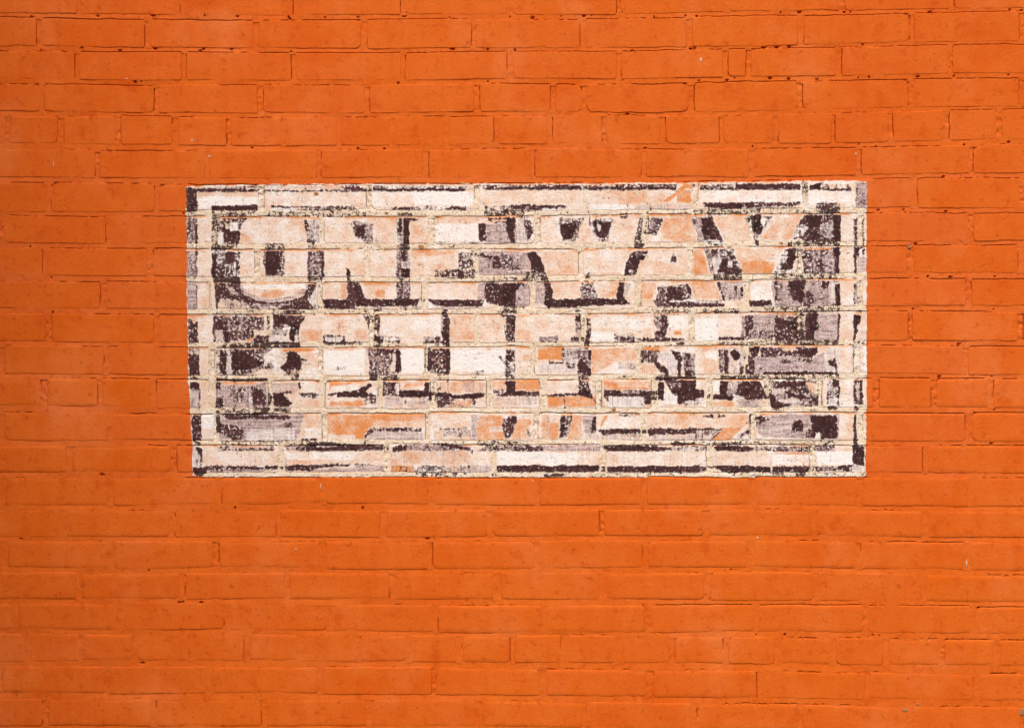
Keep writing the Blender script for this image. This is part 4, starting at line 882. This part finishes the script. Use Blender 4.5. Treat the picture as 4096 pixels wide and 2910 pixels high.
# joint sheets beyond the traced field
V, Q = [], []
def sheet(x0, x1, z0, z1):
    b = len(V)
    V.extend([(x0, 1.9, z0), (x1, 1.9, z0), (x1, 1.9, z1), (x0, 1.9, z1)])
    Q.append((b, b + 1, b + 2, b + 3))
ZTOP, ZBOT = float(PZ(-75)), float(PZ(2935))
XLo, XRo = float(PX(-320)), float(PX(4420))
sheet(WX0, XLo, 0, WZ1); sheet(XRo, WX1, 0, WZ1)
sheet(XLo, XRo, ZTOP + 8, WZ1); sheet(XLo, XRo, 0, ZBOT - 6)
o = link("mortar_joint", make_mesh("mortar_sheet", V, Q, M_OR, smooth=False), wall)

V, Q = [], []
def simple_brick(xl, xr, zb, zt):
    b = len(V)
    o = rng.normal(0, 0.4)
    for (ins, y) in ((0, 12.0), (0, 1.6 + o), (0.8, 0.5 + o), (2.2, o)):
        V.extend([(xl + ins, y, zb + ins), (xr - ins, y, zb + ins), (xr - ins, y, zt - ins), (xl + ins, y, zt - ins)])
    for r in range(3):
        for a in range(4):
            c = (a + 1) % 4
            Q.append((b + r * 4 + a, b + r * 4 + c, b + r * 4 + 4 + c, b + r * 4 + 4 + a))
    Q.append((b + 12, b + 13, b + 14, b + 15))
def run(x, x_end, step, zb, zt):
    s = 1 if x_end > x else -1
    while (x_end - x) * s > 20:
        x2 = x + s * step
        if (x_end - x2) * s < 0:
            x2 = x_end
        a, b = sorted((x, x2))
        simple_brick(a + 5.5, b - 5.5, zb, zt)
        x = x2
for i in range(NC):
    st = 108.0 if i in (4, 12, 20) else 215.0
    js = JOINTS[i]
    run(float(PX(js[0])), WX0, st, float(PZ(BOT[i][0])), float(PZ(TOP[i][0])))
    run(float(PX(js[-1])), WX1, st, float(PZ(BOT[i][-1])), float(PZ(TOP[i][-1])))
n_ = 0
z = ZTOP - 1
z = float(PZ(-50)) + 10
while z + 54 < WZ1:
    n_ += 1
    run(WX0 + (107 if n_ % 2 else 0), WX1, 108.0 if n_ % 8 == 4 else 215.0, z, z + 54)
    z += 64
z = float(PZ(2935)) - 1
n_ = 0
while z - 54 > 5:
    n_ += 1
    run(WX0 + (107 if n_ % 2 else 0), WX1, 108.0 if n_ % 8 == 5 else 215.0, z - 54, z)
    z -= 64
o = link("outer_brickwork", make_mesh("outer_brickwork", V, Q, M_OR, smooth=False), wall)
o["kind"] = "stuff"

# ---------------------------------------------------------------- flecks and drips of pale paint
M_CH = mat_plain("pale_paint_fleck", (0.68, 0.42, 0.27))
CHIPS = [(507, 315, 6, 4), (213, 655, 2, 18), (768, 562, 5, 8), (837, 626, 5, 8), (2803, 240, 8, 12),
         (3638, 974, 5, 4), (1283, 1945, 3, 18), (1256, 1919, 2, 7), (2131, 1921, 4, 5), (1183, 2194, 7, 3), (3030, 2150, 6, 6),
         (3866, 2252, 4, 16), (3424, 616, 5, 5)]
M_RU = mat_plain("rust_brown", (0.42, 0.17, 0.045))
M_BM = mat_plain("bare_mortar", (0.40, 0.16, 0.06))
CHIPS = [c + (M_CH, "paint_fleck", wall) for c in CHIPS]
CHIPS += [(1265, 775, 13, 12, M_RU, "rust_spot", sign_part), (1685, 987, 15, 13, M_RU, "rust_spot", sign_part), (3126, 974, 12, 10, M_RU, "rust_spot", sign_part),
          (2455, 1637, 12, 10, M_RU, "rust_spot", sign_part), (3640, 988, 9, 9, M_BM, "bare_patch", wall), (3622, 2838, 16, 8, M_BM, "bare_patch", wall),
          (4088, 2846, 16, 18, M_BM, "bare_patch", wall), (3672, 2814, 10, 6, M_BM, "bare_patch", wall)]
for (x, y, a, b, cm, cn, cp) in CHIPS:
    na = 12
    th = np.linspace(0, 2 * np.pi, na, endpoint=False)
    rr = rng.uniform(0.7, 1.15, na)
    rings = []
    for f, yy in ((1.0, 1.4), (0.95, -0.45), (0.6, -0.6), (0.06, -0.65)):
        rings.append(np.stack([PX(x) + a * 0.4 * f * rr * np.cos(th), np.full(na, yy), PZ(y) + b * 0.4 * f * rr * np.sin(th)], -1))
    Vc = np.concatenate(rings)
    Qc = []
    for r in range(3):
        for s in range(na):
            t2 = (s + 1) % na
            Qc.append((r * na + s, r * na + t2, (r + 1) * na + t2, (r + 1) * na + s))
    link(cn, make_mesh(cn, Vc, Qc, cm), cp)

# ---------------------------------------------------------------- ground in front of the wall
M_GR = mat_plain("asphalt", (0.060, 0.058, 0.055), 0.9)
g = 120000.0
me = make_mesh("asphalt_ground", [(-g, -g, -2), (g, -g, -2), (g, g, -2), (-g, g, -2)], [(0, 1, 2, 3)], M_GR, smooth=False)
pav = link("asphalt_ground", me)
pav["kind"] = "structure"

# ---------------------------------------------------------------- unseen wall, added on the left to darken the light on that side
v, q = box(-1640.0, -1332.0, -1500.0, 320.0, 0.0, WZ1)
sw = link("added_shade_wall", make_mesh("added_shade_wall", v, q, mat_plain("shade_wall_dark_red", (0.32, 0.050, 0.012), 0.9), smooth=False))
sw["kind"] = "structure"
